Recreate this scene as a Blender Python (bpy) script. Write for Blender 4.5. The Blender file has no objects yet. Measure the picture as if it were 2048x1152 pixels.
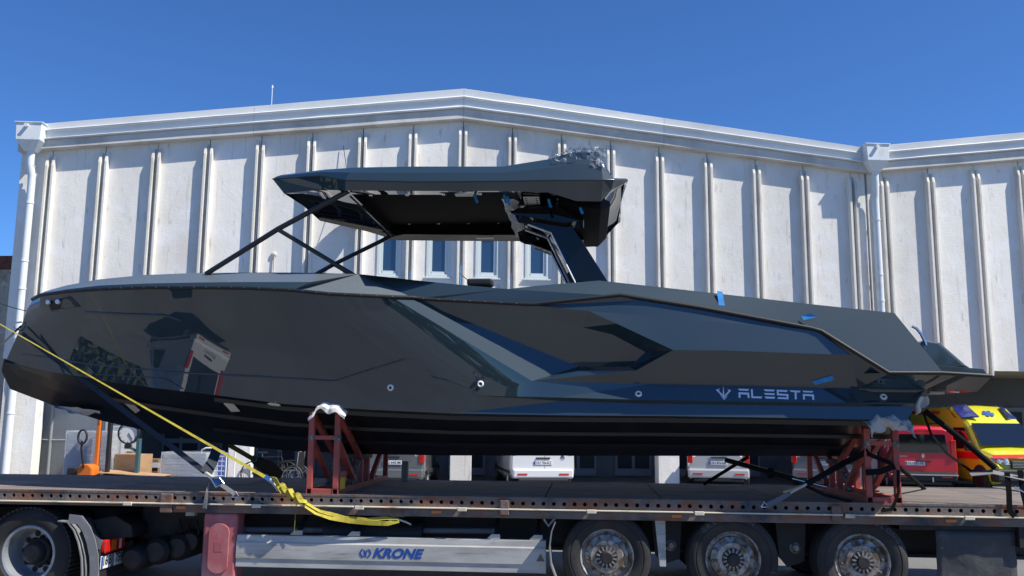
import bpy, bmesh, math, random
from math import radians, sin, cos, pi, sqrt, atan2
from mathutils import Vector, Matrix, noise
from mathutils.geometry import tessellate_polygon
from mathutils.bvhtree import BVHTree
V = Vector
rnd = random.Random(7)
scene = bpy.context.scene
COL = scene.collection

# ------------------------------------------------------------------ camera
FPX, PITCH, ROLL, YAW = 1775.4, .1487, .0088, .0822     # focal length in photo pixels, tilt, roll, heading
CAM = V((-.2255, -10.9272, 1.8709))
def ray(px, py):
    u0, v0 = px - 1024, py - 576
    u = u0*cos(ROLL) + v0*sin(ROLL); v = -u0*sin(ROLL) + v0*cos(ROLL)
    y = FPX*cos(PITCH) + v*sin(PITCH); z = FPX*sin(PITCH) - v*cos(PITCH)
    return V((u*cos(YAW) - y*sin(YAW), u*sin(YAW) + y*cos(YAW), z))
cam_data = bpy.data.cameras.new('camera'); cam = bpy.data.objects.new('camera', cam_data); COL.objects.link(cam)
_f = ray(1024, 576).normalized(); _r = (ray(1025, 576) - ray(1024, 576)).normalized(); _u = _r.cross(_f)
cam.matrix_world = Matrix(((_r.x, _u.x, -_f.x, CAM.x), (_r.y, _u.y, -_f.y, CAM.y), (_r.z, _u.z, -_f.z, CAM.z), (0, 0, 0, 1)))
cam_data.sensor_width = 36; cam_data.lens = FPX/2048*36; cam_data.clip_end = 2000; cam_data.clip_start = .05
scene.camera = cam

# ------------------------------------------------------------------ sky, sun, exposure
SUN = V((2.12, -.70, 2.75)).normalized()                 # towards the sun
world = bpy.data.worlds.new('World'); scene.world = world; world.use_nodes = True
wn = world.node_tree.nodes; wl = world.node_tree.links
sky = wn.new('ShaderNodeTexSky'); sky.sky_type = 'NISHITA'; sky.sun_disc = False
sky.sun_elevation = math.asin(SUN.z); sky.sun_rotation = atan2(SUN.x, SUN.y)
sky.altitude = 0; sky.air_density = .8; sky.dust_density = 0; sky.ozone_density = 10
tint = wn.new('ShaderNodeMix'); tint.data_type = 'RGBA'; tint.blend_type = 'MULTIPLY'; tint.inputs[0].default_value = 1; tint.inputs[7].default_value = (.64, .86, 1.05, 1)   # the phone's deep blue
wl.new(sky.outputs[0], tint.inputs[6]); wl.new(tint.outputs[2], wn['Background'].inputs[0]); wn['Background'].inputs[1].default_value = .11
sl = bpy.data.lights.new('sun', 'SUN'); sl.energy = 5.0; sl.angle = radians(.53); sl.color = (1, .935, .82)
so = bpy.data.objects.new('sun', sl); COL.objects.link(so)
so.rotation_euler = SUN.to_track_quat('Z', 'Y').to_euler(); so.location = (20, -20, 30)
scene.view_settings.view_transform = 'Standard'; scene.view_settings.look = 'None'
scene.view_settings.exposure = .46; scene.view_settings.gamma = 1

# ------------------------------------------------------------------ coordinates
def at(px, py, Y): d = ray(px, py); return CAM + d*((Y - CAM.y)/d.y)         # point of the line of sight at lateral distance Y
def atz(px, py, z): d = ray(px, py); return CAM + d*((z - CAM.z)/d.z)
def on_plane(px, py, a, b, c):
    n = (b - a).cross(c - a); d = ray(px, py); return CAM + d*((a - CAM).dot(n)/d.dot(n))
BO, BYAW = V((-3.87, 14.8063, 0)), .1442                                      # hall front: centre of the gable, heading
FR = Matrix.Translation(BO) @ Matrix.Rotation(BYAW, 4, 'Z')                   # local x along the front, -y outwards
BN = V((sin(BYAW), -cos(BYAW), 0)); BR = V((cos(BYAW), sin(BYAW), 0))
def fac(px, py, n=0):
    d = ray(px, py); t = (n - (CAM - BO).dot(BN))/d.dot(BN); P = CAM + d*t; return (P - BO).dot(BR), P.z

# ------------------------------------------------------------------ materials
MATS = {}
def mat(name, col, rough=.5, metal=0., coat=0., var=None, bump=None, spec=.5, coat_rough=.03, emit=None, alpha=None, trans=0, rvar=0):
    """var = (colour2, scale, lo, hi, stretch) procedural second colour; bump = (scale, strength, stretch)"""
    if name in MATS: return MATS[name]
    m = bpy.data.materials.new(name); m.use_nodes = True; nt = m.node_tree; N = nt.nodes; L = nt.links; b = N['Principled BSDF']
    b.inputs['Base Color'].default_value = (*col, 1); b.inputs['Roughness'].default_value = rough; b.inputs['Metallic'].default_value = metal
    b.inputs['Coat Weight'].default_value = coat; b.inputs['Coat Roughness'].default_value = coat_rough; b.inputs['Specular IOR Level'].default_value = spec
    if trans: b.inputs['Transmission Weight'].default_value = trans
    tc = N.new('ShaderNodeTexCoord')
    def nz(scale, stretch=(1, 1, 1), detail=5, rough_=.6):
        mp = N.new('ShaderNodeMapping'); mp.inputs['Scale'].default_value = stretch; L.new(tc.outputs['Object'], mp.inputs[0])
        n = N.new('ShaderNodeTexNoise'); n.inputs['Scale'].default_value = scale; n.inputs['Detail'].default_value = detail; n.inputs['Roughness'].default_value = rough_
        L.new(mp.outputs[0], n.inputs[0]); return n.outputs[0]
    if var:
        src = None
        vs = var if isinstance(var, list) else [var]
        for (c2, sc, lo, hi, st) in vs:
            r = N.new('ShaderNodeMapRange'); r.inputs[1].default_value = lo; r.inputs[2].default_value = hi; r.clamp = True
            L.new(nz(sc, st), r.inputs[0])
            mx = N.new('ShaderNodeMix'); mx.data_type = 'RGBA'; mx.inputs[7].default_value = (*c2, 1)
            if src is None: mx.inputs[6].default_value = (*col, 1)
            else: L.new(src, mx.inputs[6])
            L.new(r.outputs[0], mx.inputs[0]); src = mx.outputs[2]
        L.new(src, b.inputs['Base Color'])
    if rvar:
        r = N.new('ShaderNodeMapRange'); r.inputs[1].default_value = .35; r.inputs[2].default_value = .7
        r.inputs[3].default_value = rough; r.inputs[4].default_value = rough + rvar
        L.new(nz(9), r.inputs[0]); L.new(r.outputs[0], b.inputs['Roughness'])
    if bump:
        bs = bump if isinstance(bump, list) else [bump]; prev = None
        for (sc, strength, st) in bs:
            bp = N.new('ShaderNodeBump'); bp.inputs['Strength'].default_value = strength; bp.inputs['Distance'].default_value = .02
            L.new(nz(sc, st, 4), bp.inputs['Height'])
            if prev: L.new(prev, bp.inputs['Normal'])
            prev = bp.outputs[0]
        L.new(prev, b.inputs['Normal'])
    MATS[name] = m; return m
O1 = (1, 1, 1)
m_wall = mat('painted_concrete', (.80, .78, .73), .85, var=[((.69, .66, .605), .7, .45, .75, (1, 1, .35)), ((.82, .82, .82), 1.3, .5, .7, O1), ((.52, .48, .42), 8, .60, .78, (1, 1, .07)), ((.50, .48, .45), 5, .60, .74, (1, 1, .3)), ((.30, .29, .27), 7, .71, .78, (1, 1, .6))], bump=[(1.1, .45, O1), (4.5, .35, (1, 1, .6)), (12, .25, (1, 1, 2)), (60, .10, O1)])
m_rib = mat('rib_concrete', (.74, .72, .66), .85, var=[((.56, .51, .44), 3, .5, .75, (1, 1, .3))], bump=[(9, .4, O1)])
m_fascia = mat('painted_sheet_metal', (.70, .72, .72), .42, var=[((.58, .60, .60), 1.2, .5, .75, (.5, 1, 1))], bump=[(1.6, .30, (.6, 1, 1)), (6, .06, O1)])
m_band = mat('fascia_concrete', (.62, .60, .56), .85, var=[((.45, .42, .38), 1.4, .45, .75, (1, 1, .6))], bump=(5, .3, O1))
m_pipe = mat('pipe_paint', (.72, .76, .77), .4, var=((.55, .55, .5), 2.5, .55, .8, O1))
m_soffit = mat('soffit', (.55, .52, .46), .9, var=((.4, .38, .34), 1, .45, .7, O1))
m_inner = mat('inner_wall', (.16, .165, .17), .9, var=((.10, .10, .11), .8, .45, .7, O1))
m_door = mat('grey_door', (.22, .24, .26), .5)
m_frame = mat('window_frame', (.62, .68, .68), .45)
m_glassd = mat('window_glass', (.02, .045, .085), .03, spec=.9, coat=1)
m_asphalt = mat('asphalt', (.165, .165, .16), .9, var=[((.12, .12, .118), .35, .4, .7, O1), ((.22, .22, .21), 60, .55, .75, O1)], bump=(120, .4, O1))
m_paint = mat('slate_boat_paint', (.010, .027, .036), .62, metal=0, coat=1, coat_rough=.006, spec=.25, var=((.015, .035, .046), 600, .45, .6, O1), bump=[(.9, .10, O1), (2.6, .025, O1)])
m_paint.node_tree.nodes['Principled BSDF'].inputs['Coat IOR'].default_value = 1.8
m_paint2 = mat('satin_slate_boat_paint', (.016, .039, .054), .62, metal=0, coat=.9, coat_rough=.04, spec=.25, var=((.040, .062, .080), 420, .45, .62, O1))
m_slate_sunlit = mat('sunlit_nonskid_slate', (.085, .108, .125), .6, spec=.3, coat=.5, coat_rough=.1, var=((.15, .18, .20), 260, .45, .6, O1), bump=(300, .2, O1))  # slate paint with non-skid speckle, lightened to carry sunlight on the foredeck strip
m_bottom = mat('black_antifouling', (.006, .007, .009), .30, spec=.35, coat=.25, coat_rough=.1, var=((.012, .013, .015), 4, .45, .65, O1))
m_strake = mat('strake_black', (.016, .018, .022), .35)
m_gloss = mat('gloss_black', (.004, .0045, .006), .6, spec=.0, coat=.75, coat_rough=.0)
m_matt = mat('matt_black_lining', (.004, .004, .005), .7, spec=.15)
m_blkmetal = mat('black_tube', (.010, .010, .011), .28, coat=.5)
m_rubber = mat('black_rubber', (.012, .012, .012), .55)
m_strap = mat('black_webbing', (.010, .010, .011), .9, spec=.08)
m_white = mat('white_plastic', (.78, .78, .76), .45)
m_film = mat('milky_film', (.62, .66, .68), .18, bump=(6, .7, (1, 1, .4)))
m_wrap = mat('crumpled_clear_wrap', (.30, .32, .34), .07, metal=.3, coat=1, bump=[(40, .8, O1)])
m_wrap.node_tree.nodes['Principled BSDF'].inputs['Alpha'].default_value = .62
m_chrome = mat('chrome', (.75, .76, .78), .12, metal=1)
m_letter = mat('silver_letter', (.88, .89, .92), .22, metal=.15, coat=1)
m_bluetape = mat('blue_masking_tape', (.02, .22, .58), .6, var=((.03, .30, .68), 14, .4, .6, O1))
m_beige = mat('masking_tape', (.62, .60, .53), .7, bump=(18, .3, O1))
m_red = mat('red_oxide_steel', (.42, .090, .070), .55, var=[((.28, .06, .05), 6, .45, .7, O1), ((.32, .13, .10), 22, .62, .75, O1)], bump=(30, .15, O1))
m_weld = mat('burnt_weld', (.10, .08, .07), .7, var=((.3, .28, .26), 40, .5, .6, O1))
m_dark = mat('dark_chassis', (.018, .018, .019), .6, var=((.035, .033, .030), 5, .5, .7, O1))
m_deck = mat('worn_deck_plywood', (.22, .18, .155), .85, var=[((.125, .115, .11), 1.3, .38, .62, (.6, 2.2, 1)), ((.30, .24, .20), 5, .55, .75, (.3, 4, 1))], bump=[(14, .3, (.2, 3, 1))])
m_rail = mat('rusty_rail', (.17, .145, .13), .65, metal=.15, var=[((.21, .10, .06), 3.2, .46, .60, (1, 1, 2)), ((.05, .06, .075), 2.1, .52, .66, O1), ((.30, .25, .20), 11, .66, .74, (.5, 1, 1))], bump=(25, .35, O1))
m_ledge = mat('worn_ledge', (.68, .62, .48), .55, var=((.30, .22, .15), 9, .55, .72, (.4, 1, 1)))
m_tyre = mat('tyre_rubber', (.020, .020, .020), .75, var=((.045, .043, .040), 3, .45, .7, O1), bump=(50, .1, O1))
m_tyrel = mat('tyre_lettering', (.075, .074, .07), .7)
m_rim = mat('steel_rim', (.46, .45, .42), .5, metal=.5, var=[((.17, .12, .08), 6, .42, .62, O1), ((.07, .055, .045), 22, .52, .68, O1)], bump=(20, .1, O1))
m_rimt = mat('silver_truck_rim', (.40, .43, .46), .33, metal=.45, var=((.26, .27, .28), 5, .5, .7, O1))
m_hub = mat('black_hub', (.02, .02, .021), .55, var=((.06, .05, .045), 12, .5, .7, O1))
m_galv = mat('galvanised_panel', (.52, .52, .49), .55, metal=.15, var=[((.36, .36, .34), 3, .42, .66, (.4, 1, 2)), ((.20, .185, .16), 6, .56, .72, (.25, 1, 2.5)), ((.14, .13, .12), 16, .68, .76, (.5, 1, 1))], bump=(6, .12, O1))
m_guard = mat('grey_plastic', (.20, .205, .21), .5, var=((.32, .32, .32), 7, .55, .7, O1))
m_redbox = mat('faded_red_plastic', (.40, .11, .12), .5, var=((.52, .27, .27), 2.2, .40, .62, (1, 1, .6)))
m_flap = mat('rubber_flap', (.05, .052, .055), .6, bump=(3.5, .8, O1), var=((.10, .10, .10), 4, .5, .7, O1))
m_lampr = mat('red_lens', (.55, .015, .012), .15, coat=1)
m_lampo = mat('amber_lens', (.62, .16, .02), .25, coat=1)
m_lampw = mat('clear_lens', (.55, .55, .55), .15, coat=1)
m_plate = mat('number_plate', (.80, .80, .79), .4)
m_platew = mat('plate_ink', (.01, .01, .012), .5)
m_blue = mat('blue_ink', (.012, .075, .33), .45)
m_yel = mat('yellow_webbing', (.50, .42, .045), .75, var=((.36, .29, .03), 12, .45, .65, O1), bump=(120, .3, (1, 1, 1)))
m_yeld = mat('olive_webbing', (.20, .17, .03), .8)
m_navy = mat('dark_webbing', (.022, .030, .042), .75, bump=(120, .3, O1))
m_greyw = mat('grey_webbing', (.16, .165, .17), .75)
m_cloth = mat('white_rag', (.60, .59, .56), .95, spec=.1, bump=(14, .25, O1), var=((.55, .53, .50), 6, .5, .7, O1))
m_ragd = mat('dirty_rag', (.50, .46, .41), .95, spec=.1, bump=(16, .3, O1), var=((.12, .11, .10), 5, .54, .66, O1))
m_card = mat('cardboard', (.42, .27, .155), .85, var=((.36, .22, .12), 3, .45, .65, (1, 1, 4)))
m_cardd = mat('dark_cardboard', (.22, .16, .12), .9)
m_wrapp = mat('stretch_wrap', (.30, .33, .38), .25, var=((.48, .50, .54), 5, .45, .65, (.6, .6, 3)), bump=(7, .5, (.7, .7, 3)))
m_orange = mat('orange_paint', (.70, .17, .02), .4)
m_carw = mat('white_car_paint', (.74, .75, .76), .3, coat=1)
m_carg = mat('grey_car_paint', (.20, .21, .22), .3, metal=.5, coat=1)
m_cars = mat('silver_car_paint', (.55, .55, .54), .3, metal=.2, coat=1)
m_carr = mat('red_car_paint', (.66, .010, .030), .3, coat=1)
m_cary = mat('yellow_car_paint', (.64, .62, .02), .35, coat=1)
m_redst = mat('red_stripe', (.55, .015, .012), .4)
m_carglass = mat('car_glass', (.008, .010, .012), .03, coat=1, spec=.8)
m_blued = mat('blue_lamp', (.01, .03, .22), .12, coat=1)
m_trim = mat('car_black_trim', (.018, .018, .02), .55)
m_mesh = mat('galvanised_wire', (.42, .45, .45), .5, metal=.3)
m_post = mat('fence_post', (.25, .27, .28), .5)
m_oldwall = mat('old_render', (.40, .36, .29), .9, var=[((.22, .15, .10), 2, .5, .68, (1, 1, .5)), ((.55, .52, .46), 5, .55, .7, O1)], bump=(6, .5, O1))
m_rust = mat('rust', (.16, .055, .03), .85, var=((.08, .03, .02), 6, .45, .65, O1))
m_leaf = mat('foliage', (.045, .075, .022), .7, var=((.08, .11, .04), .6, .4, .6, O1))
m_roof = mat('roof_sheet', (.45, .46, .46), .5)
m_sticker = mat('yellow_sticker', (.75, .50, .02), .5)

def vary(m, lo, hi):
    """a slightly different tone for each piece that shares the material"""
    N, L = m.node_tree.nodes, m.node_tree.links; b = N['Principled BSDF']; src = b.inputs['Base Color'].links[0].from_socket
    oi = N.new('ShaderNodeObjectInfo'); mr = N.new('ShaderNodeMapRange'); mr.inputs[3].default_value = lo; mr.inputs[4].default_value = hi
    hs = N.new('ShaderNodeHueSaturation'); L.new(oi.outputs['Random'], mr.inputs[0]); L.new(mr.outputs[0], hs.inputs['Value']); L.new(src, hs.inputs['Color']); L.new(hs.outputs[0], b.inputs['Base Color'])
vary(m_wall, .88, 1.03); vary(m_rib, .88, 1.05); vary(m_deck, .8, 1.2); vary(m_fascia, .93, 1.04)

# ------------------------------------------------------------------ mesh building
FRAME = {}
class MB:
    def __init__(s): s.v = []; s.f = []
    def add(s, vs, fs):
        o = len(s.v); s.v += [V(p) for p in vs]; s.f += [tuple(i + o for i in f) for f in fs]; return s
    def box(s, x0, x1, y0, y1, z0, z1, M=None):
        vs = [V(p) for p in ((x0,y0,z0),(x1,y0,z0),(x1,y1,z0),(x0,y1,z0),(x0,y0,z1),(x1,y0,z1),(x1,y1,z1),(x0,y1,z1))]
        if M: vs = [M @ p for p in vs]
        return s.add(vs, [(3,2,1,0),(4,5,6,7),(0,1,5,4),(1,2,6,5),(2,3,7,6),(3,0,4,7)])
    def bar(s, p, q, w, h=None, up=(0, 0, 1)):
        p, q = V(p), V(q); h = h or w; d = (q - p).normalized(); u = V(up)
        if abs(d.dot(u)) > .98: u = V((1, 0, 0))
        a = d.cross(u).normalized()*w/2; b = a.cross(d).normalized()*h/2
        vs = [p-a-b, p+a-b, p+a+b, p-a+b, q-a-b, q+a-b, q+a+b, q-a+b]
        return s.add(vs, [(3,2,1,0),(4,5,6,7),(0,1,5,4),(1,2,6,5),(2,3,7,6),(3,0,4,7)])
    def tube(s, pts, r, n=10, cap=True):
        pts = [V(p) for p in pts]; rs = r if isinstance(r, (list, tuple)) else [r]*len(pts); o = len(s.v); prev = None
        for i, p in enumerate(pts):
            d = (pts[min(i+1, len(pts)-1)] - pts[max(i-1, 0)]).normalized()
            if prev is None:
                u = V((0, 0, 1)) if abs(d.z) < .9 else V((1, 0, 0)); a = d.cross(u).normalized()
            else: a = (prev - d*prev.dot(d)).normalized()
            prev = a; b = d.cross(a)
            for k in range(n): t = 2*pi*k/n; s.v.append(p + (a*cos(t) + b*sin(t))*rs[i])
        for i in range(len(pts)-1):
            for k in range(n): k2 = (k+1) % n; s.f.append((o+i*n+k, o+i*n+k2, o+(i+1)*n+k2, o+(i+1)*n+k))
        if cap: s.f.append(tuple(o+k for k in range(n))[::-1]); s.f.append(tuple(o+(len(pts)-1)*n+k for k in range(n)))
        return s
    def lathe(s, prof, c=(0, 0, 0), axis='Y', n=32, close=False):
        """prof = [(r, t)], turned about the axis through c"""
        o = len(s.v); c = V(c); m = len(prof)
        for k in range(n):
            a = 2*pi*k/n
            for (r, t) in prof:
                p = (r*cos(a), t, r*sin(a)) if axis == 'Y' else ((t, r*cos(a), r*sin(a)) if axis == 'X' else (r*cos(a), r*sin(a), t))
                s.v.append(c + V(p))
        for k in range(n):
            k2 = (k+1) % n
            for i in range(m - (0 if close else 1)):
                i2 = (i+1) % m; q = (o+k*m+i, o+k2*m+i, o+k2*m+i2, o+k*m+i2)
                s.f.append(q if axis != 'Z' else q[::-1])
        return s
    def prism(s, A, B):
        n = len(A); o = len(s.v); s.v += [V(p) for p in A] + [V(p) for p in B]
        tr = tessellate_polygon([[V(p) for p in A]])
        for t in tr: s.f.append(tuple(o+i for i in t)); s.f.append(tuple(o+n+i for i in t)[::-1])
        for i in range(n): j = (i+1) % n; s.f.append((o+i, o+j, o+n+j, o+n+i))
        return s
    def grid(s, rows):
        o = len(s.v); R, C = len(rows), len(rows[0])
        for r in rows: s.v += [V(p) for p in r]
        for i in range(R-1):
            for j in range(C-1): s.f.append((o+i*C+j, o+i*C+j+1, o+(i+1)*C+j+1, o+(i+1)*C+j))
        return s
    def ribbon(s, pts, w, up=(0, -1, 0), t=.004, twist=None):
        """flat webbing along pts; its face looks roughly towards up"""
        pts = [V(p) for p in pts]; rows = [[], [], [], []]; out = []
        for i, p in enumerate(pts):
            d = (pts[min(i+1, len(pts)-1)] - pts[max(i-1, 0)]).normalized(); u = V(up)
            a = d.cross(u)
            if a.length < 1e-3: a = d.cross(V((0, 0, 1)))
            a.normalize(); nn = a.cross(d).normalized()
            if twist: a2 = a*cos(twist[i]) + nn*sin(twist[i]); nn = a2.cross(d).normalized(); a = a2
            ww = w[i] if isinstance(w, (list, tuple)) else w
            out.append([p - a*ww/2 - nn*t/2, p + a*ww/2 - nn*t/2, p + a*ww/2 + nn*t/2, p - a*ww/2 + nn*t/2, p - a*ww/2 - nn*t/2])
        return s.grid(out)
    def build(s, name, m, parent=None, smooth=None, bevel=0, local=False, seg=2, recalc=True, weld=False):
        me = bpy.data.meshes.new(name)
        vs = s.v
        if parent is not None and not local:
            Mi = FRAME[parent.name].inverted(); vs = [Mi @ p for p in vs]
        me.from_pydata([tuple(p) for p in vs], [], s.f); me.materials.append(m)
        if recalc or weld:
            bm = bmesh.new(); bm.from_mesh(me)
            if weld: bmesh.ops.remove_doubles(bm, verts=bm.verts, dist=1e-5)
            if recalc: bmesh.ops.recalc_face_normals(bm, faces=bm.faces)
            bm.to_mesh(me); bm.free()
        if smooth:
            me.polygons.foreach_set('use_smooth', [True]*len(me.polygons))
            if smooth < 180: me.set_sharp_from_angle(angle=radians(smooth))
        o = bpy.data.objects.new(name, me); COL.objects.link(o)
        if parent is not None: o.parent = parent; FRAME[o.name] = FRAME[parent.name]
        else: FRAME[o.name] = Matrix.Identity(4)
        if bevel:
            b = o.modifiers.new('bevel', 'BEVEL'); b.width = bevel; b.segments = seg; b.limit_method = 'ANGLE'; b.angle_limit = radians(35)
        return o
def tag(o, label=None, cat=None, group=None, kind=None):
    if label: o['label'] = label
    if cat: o['category'] = cat
    if group: o['group'] = group
    if kind: o['kind'] = kind
    return o
def thing(name, loc, label, cat, rz=0, group=None):
    o = bpy.data.objects.new(name, None); COL.objects.link(o); o.empty_display_size = .2
    M = Matrix.Translation(V(loc)) @ Matrix.Rotation(rz, 4, 'Z'); o.location = V(loc); o.rotation_euler = (0, 0, rz)
    FRAME[o.name] = M; return tag(o, label, cat, group)
def copy_tree(o, parent=None):
    c = o.copy(); COL.objects.link(c); c.parent = parent
    for ch in [x for x in bpy.data.objects if x.parent == o]: copy_tree(ch, c)
    return c
def share(o, parent, M):
    """a further alike piece: same mesh data, its own place"""
    c = o.copy(); COL.objects.link(c); c.parent = parent; c.matrix_local = M; FRAME[c.name] = FRAME[parent.name]; return c
def text_faces(txt, size, shear=0., offset=0., width=None):
    cu = bpy.data.curves.new('lettering', 'FONT'); cu.body = txt; cu.size = size; cu.shear = shear; cu.offset = offset; cu.resolution_u = 3
    cu.align_x = 'CENTER'; cu.align_y = 'CENTER'
    ob = bpy.data.objects.new('lettering', cu); COL.objects.link(ob)
    dg = bpy.context.evaluated_depsgraph_get(); me = bpy.data.meshes.new_from_object(ob.evaluated_get(dg))
    vs = [v.co.copy() for v in me.vertices]; fs = [tuple(p.vertices) for p in me.polygons]
    bpy.data.objects.remove(ob); bpy.data.curves.remove(cu); bpy.data.meshes.remove(me)
    if vs:
        x0, x1 = min(v.x for v in vs), max(v.x for v in vs); y0, y1 = min(v.y for v in vs), max(v.y for v in vs)
        k = (width/(x1 - x0)) if width else 1
        for v in vs: v.x = (v.x - (x0+x1)/2)*k; v.y = v.y - (y0+y1)/2
    return vs, fs
def text_part(name, txt, size, m, parent, O, ex, ey, shear=0., offset=0., width=None):
    """lettering on the plane O + x*ex + y*ey (world)"""
    vs, fs = text_faces(txt, size, shear, offset, width)
    mb = MB(); mb.v = [V(O) + V(ex)*p.x + V(ey)*p.y for p in vs]; mb.f = fs
    return mb.build(name, m, parent, recalc=False)
def crumple(p, amp, sc, seed=0):
    q = V(p)*sc + V((seed*3.1, seed*1.7, seed*.9)); return V(p) + V((noise.noise(q), noise.noise(q + V((9, 3, 1))), noise.noise(q + V((2, 8, 5)))))*amp

# ------------------------------------------------------------------ ground
def gz(x, y):
    t = min(1, max(0, (-x - 3)/3.)); t = t*t*(3-2*t); k = min(1, max(0, (6-y)/4)); return -.14*t*k
def lin(a, b, n): return [a + (b-a)*i/n for i in range(n+1)]
xs = [-400, -120, -60, -30, -20, -12] + lin(-9, 6, 30) + [9, 12, 20, 30, 60, 120, 400]
ys = [-400, -120, -60, -30, -15] + lin(-8, 8, 16) + [12, 20, 30, 60, 120, 400]
g = MB().grid([[(x, y, gz(x, y)) for x in xs] for y in ys]).build('ground', m_asphalt, smooth=60)
tag(g, kind='structure')

# ------------------------------------------------------------------ the hall behind: two gabled fronts of ribbed panels
ZB = 3.50                                                            # underside of the panels
def hall(root, joints, s0, s1, zs, zt, peak, cols, window_panels=()):
    """joints: positions of the panel joints; zs / zt: underside and top of the roof edge"""
    L = dict(local=True)
    # each wall panel
    edges = [s0] + joints + [s1]
    for a, b in zip(edges[:-1], edges[1:]):
        if b - a < .2: continue
        g_ = .012; mb = MB()
        mid = [peak] if a < peak < b else []
        top = [(x, zs(x) + .25) for x in [a+g_] + mid + [b-g_]]
        j = rnd.uniform(-.012, .012)
        wins = [w for w in window_panels if a < w < b]
        if wins:
            c = wins[0]; x0, x1, z0, z1 = c-.36, c+.36, 6.05, 7.45
            for (xa, xb, za, zb) in ((a+g_, x0, ZB, None), (x1, b-g_, ZB, None), (x0, x1, ZB, z0), (x0, x1, z1, None)):
                A = [(xa, j, za), (xb, j, za), (xb, j, zb or zs(xb)+.25), (xa, j, zb or zs(xa)+.25)]
                mb.prism(A, [(p[0], .18, p[2]) for p in A])
            p = mb.build('wall_panel', m_wall, root, **L)
            fr = MB()
            for (xa, xb, za, zb) in ((x0+.003, x0+.085, z0+.003, z1-.003), (x1-.085, x1-.003, z0+.003, z1-.003), (x0+.085, x1-.085, z0+.003, z0+.085), (x0+.085, x1-.085, z1-.085, z1-.003)):
                fr.box(xa, xb, -.035, .10, za, zb)
            for (xa, xb, za, zb) in ((x0+.11, x0+.15, z0+.11, z1-.11), (x1-.15, x1-.11, z0+.11, z1-.11), (x0+.15, x1-.15, z0+.11, z0+.15), (x0+.15, x1-.15, z1-.15, z1-.11)):
                fr.box(xa-.022, xb+.022, .005, .09, za-.022, zb+.022)
            w = fr.build('window', m_frame, root, bevel=.006, **L)
            MB().box(x0+.14, x1-.14, .05, .06, z0+.14, z1-.14).build('pane', m_glassd, w, **L)
            MB().box(x0-.06, x1+.06, -.075, .05, z0-.045, z0-.002).build('sill', m_frame, w, bevel=.005, **L)
        else:
            A = [(a+g_, j, ZB), (b-g_, j, ZB)] + [(x, j, z) for x, z in reversed(top)]
            mb.prism(A, [(p[0], .18, p[2]) for p in A]).build('wall_panel', m_wall, root, **L)
    # upstanding ribs, a pair at every joint
    D = .19
    for x in joints:
        for sgn in (-1, 1):
            c = x + sgn*.088; zt_ = zs(x) - .14 - rnd.uniform(0, .03); w = .045
            P = [(.0, ZB+.02), (-.10, ZB-.16), (-.16, ZB-.16), (-D, ZB+.12), (-D, zt_-.32), (-D*.55, zt_-.02), (.0, zt_)]
            mb = MB(); mb.prism([(c-w, y+.01, z) for y, z in P], [(c+w*.75, y+.01, z) for y, z in P])
            mb.build('rib', m_rib, root, bevel=.012, **L)
    # roof edge: concrete band below, folded sheet metal above, in lengths
    def sweep(name, prof, m, cuts, **k):
        for a, b in zip(cuts[:-1], cuts[1:]):
            rows = []
            for x in sorted([a+.004, b-.004] + lin(a, b, 6)[1:-1]):
                H = zt(x) - zs(x); dz = noise.noise(V((x*1.3, 2, 5)))*.012
                rows.append([(x, -n + noise.noise(V((x*1.7, t*4, 3)))*.010, zs(x) + t*H + (dz if 0 < t < 1 else 0)) for n, t in prof])
            mb = MB().grid(rows); k_ = len(prof); N_ = len(mb.v)
            mb.f.append(tuple(range(k_))); mb.f.append(tuple(range(N_-k_, N_))[::-1])
            mb.build(name, m, root, local=True, **k)
    cuts = sorted(set([s0] + [x for x in (-6.2, peak, 6.1, 18.6) if s0 < x < s1] + [s1]))
    sweep('fascia_band', [(-.1, .0), (.25, .0), (.265, .02), (.265, .335), (-.1, .335)], m_band, cuts)
    sweep('fascia_sheet', [(-.1, .345), (.30, .345), (.35, .35), (.36, .385), (.285, .435), (.30, .67), (.365, .675), (.375, .71), (.305, .76), (.32, .985), (.29, 1.0), (-.1, 1.0)], m_fascia, cuts)
    # roof behind the edge
    mb = MB(); xs_ = [s0] + ([peak] if s0 < peak < s1 else []) + [s1]
    for a, b in zip(xs_[:-1], xs_[1:]):
        A = [(a, .1, zt(a)-.06), (b, .1, zt(b)-.06), (b, .1, zt(b)-.16), (a, .1, zt(a)-.16)]; mb.prism(A, [(p[0], 30, p[2]) for p in A])
    mb.build('roof', m_roof, root, **L)
    # ground floor set back under the panels
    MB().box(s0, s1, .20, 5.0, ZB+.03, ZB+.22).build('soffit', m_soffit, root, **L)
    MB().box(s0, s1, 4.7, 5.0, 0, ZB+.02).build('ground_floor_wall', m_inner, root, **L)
    for c in cols:
        MB().box(c-.31, c+.31, .02, .50, -.1, ZB+.028).build('column', m_wall, root, bevel=.015, **L)
    x = s0 + 1.2
    while x < s1 - 1.4:
        d = MB().box(x, x+1.25, 4.62, 4.698, .05, 2.5).build('door', m_door, root, bevel=.01, **L)
        f = MB()
        for xa in (x+.08, x+.68): f.box(xa, xa+.49, 4.60, 4.618, .3, 1.05); f.box(xa, xa+.49, 4.60, 4.618, 1.2, 2.35)
        f.build('door_panel', m_trim, d, **L)
        x += 1.9
    # side and rear walls
    MB().box(s0, s0+.2, .2, 30, 0 if s0 < 0 else 5, zs(s0)).build('side_wall', m_wall, root, **L)
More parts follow.
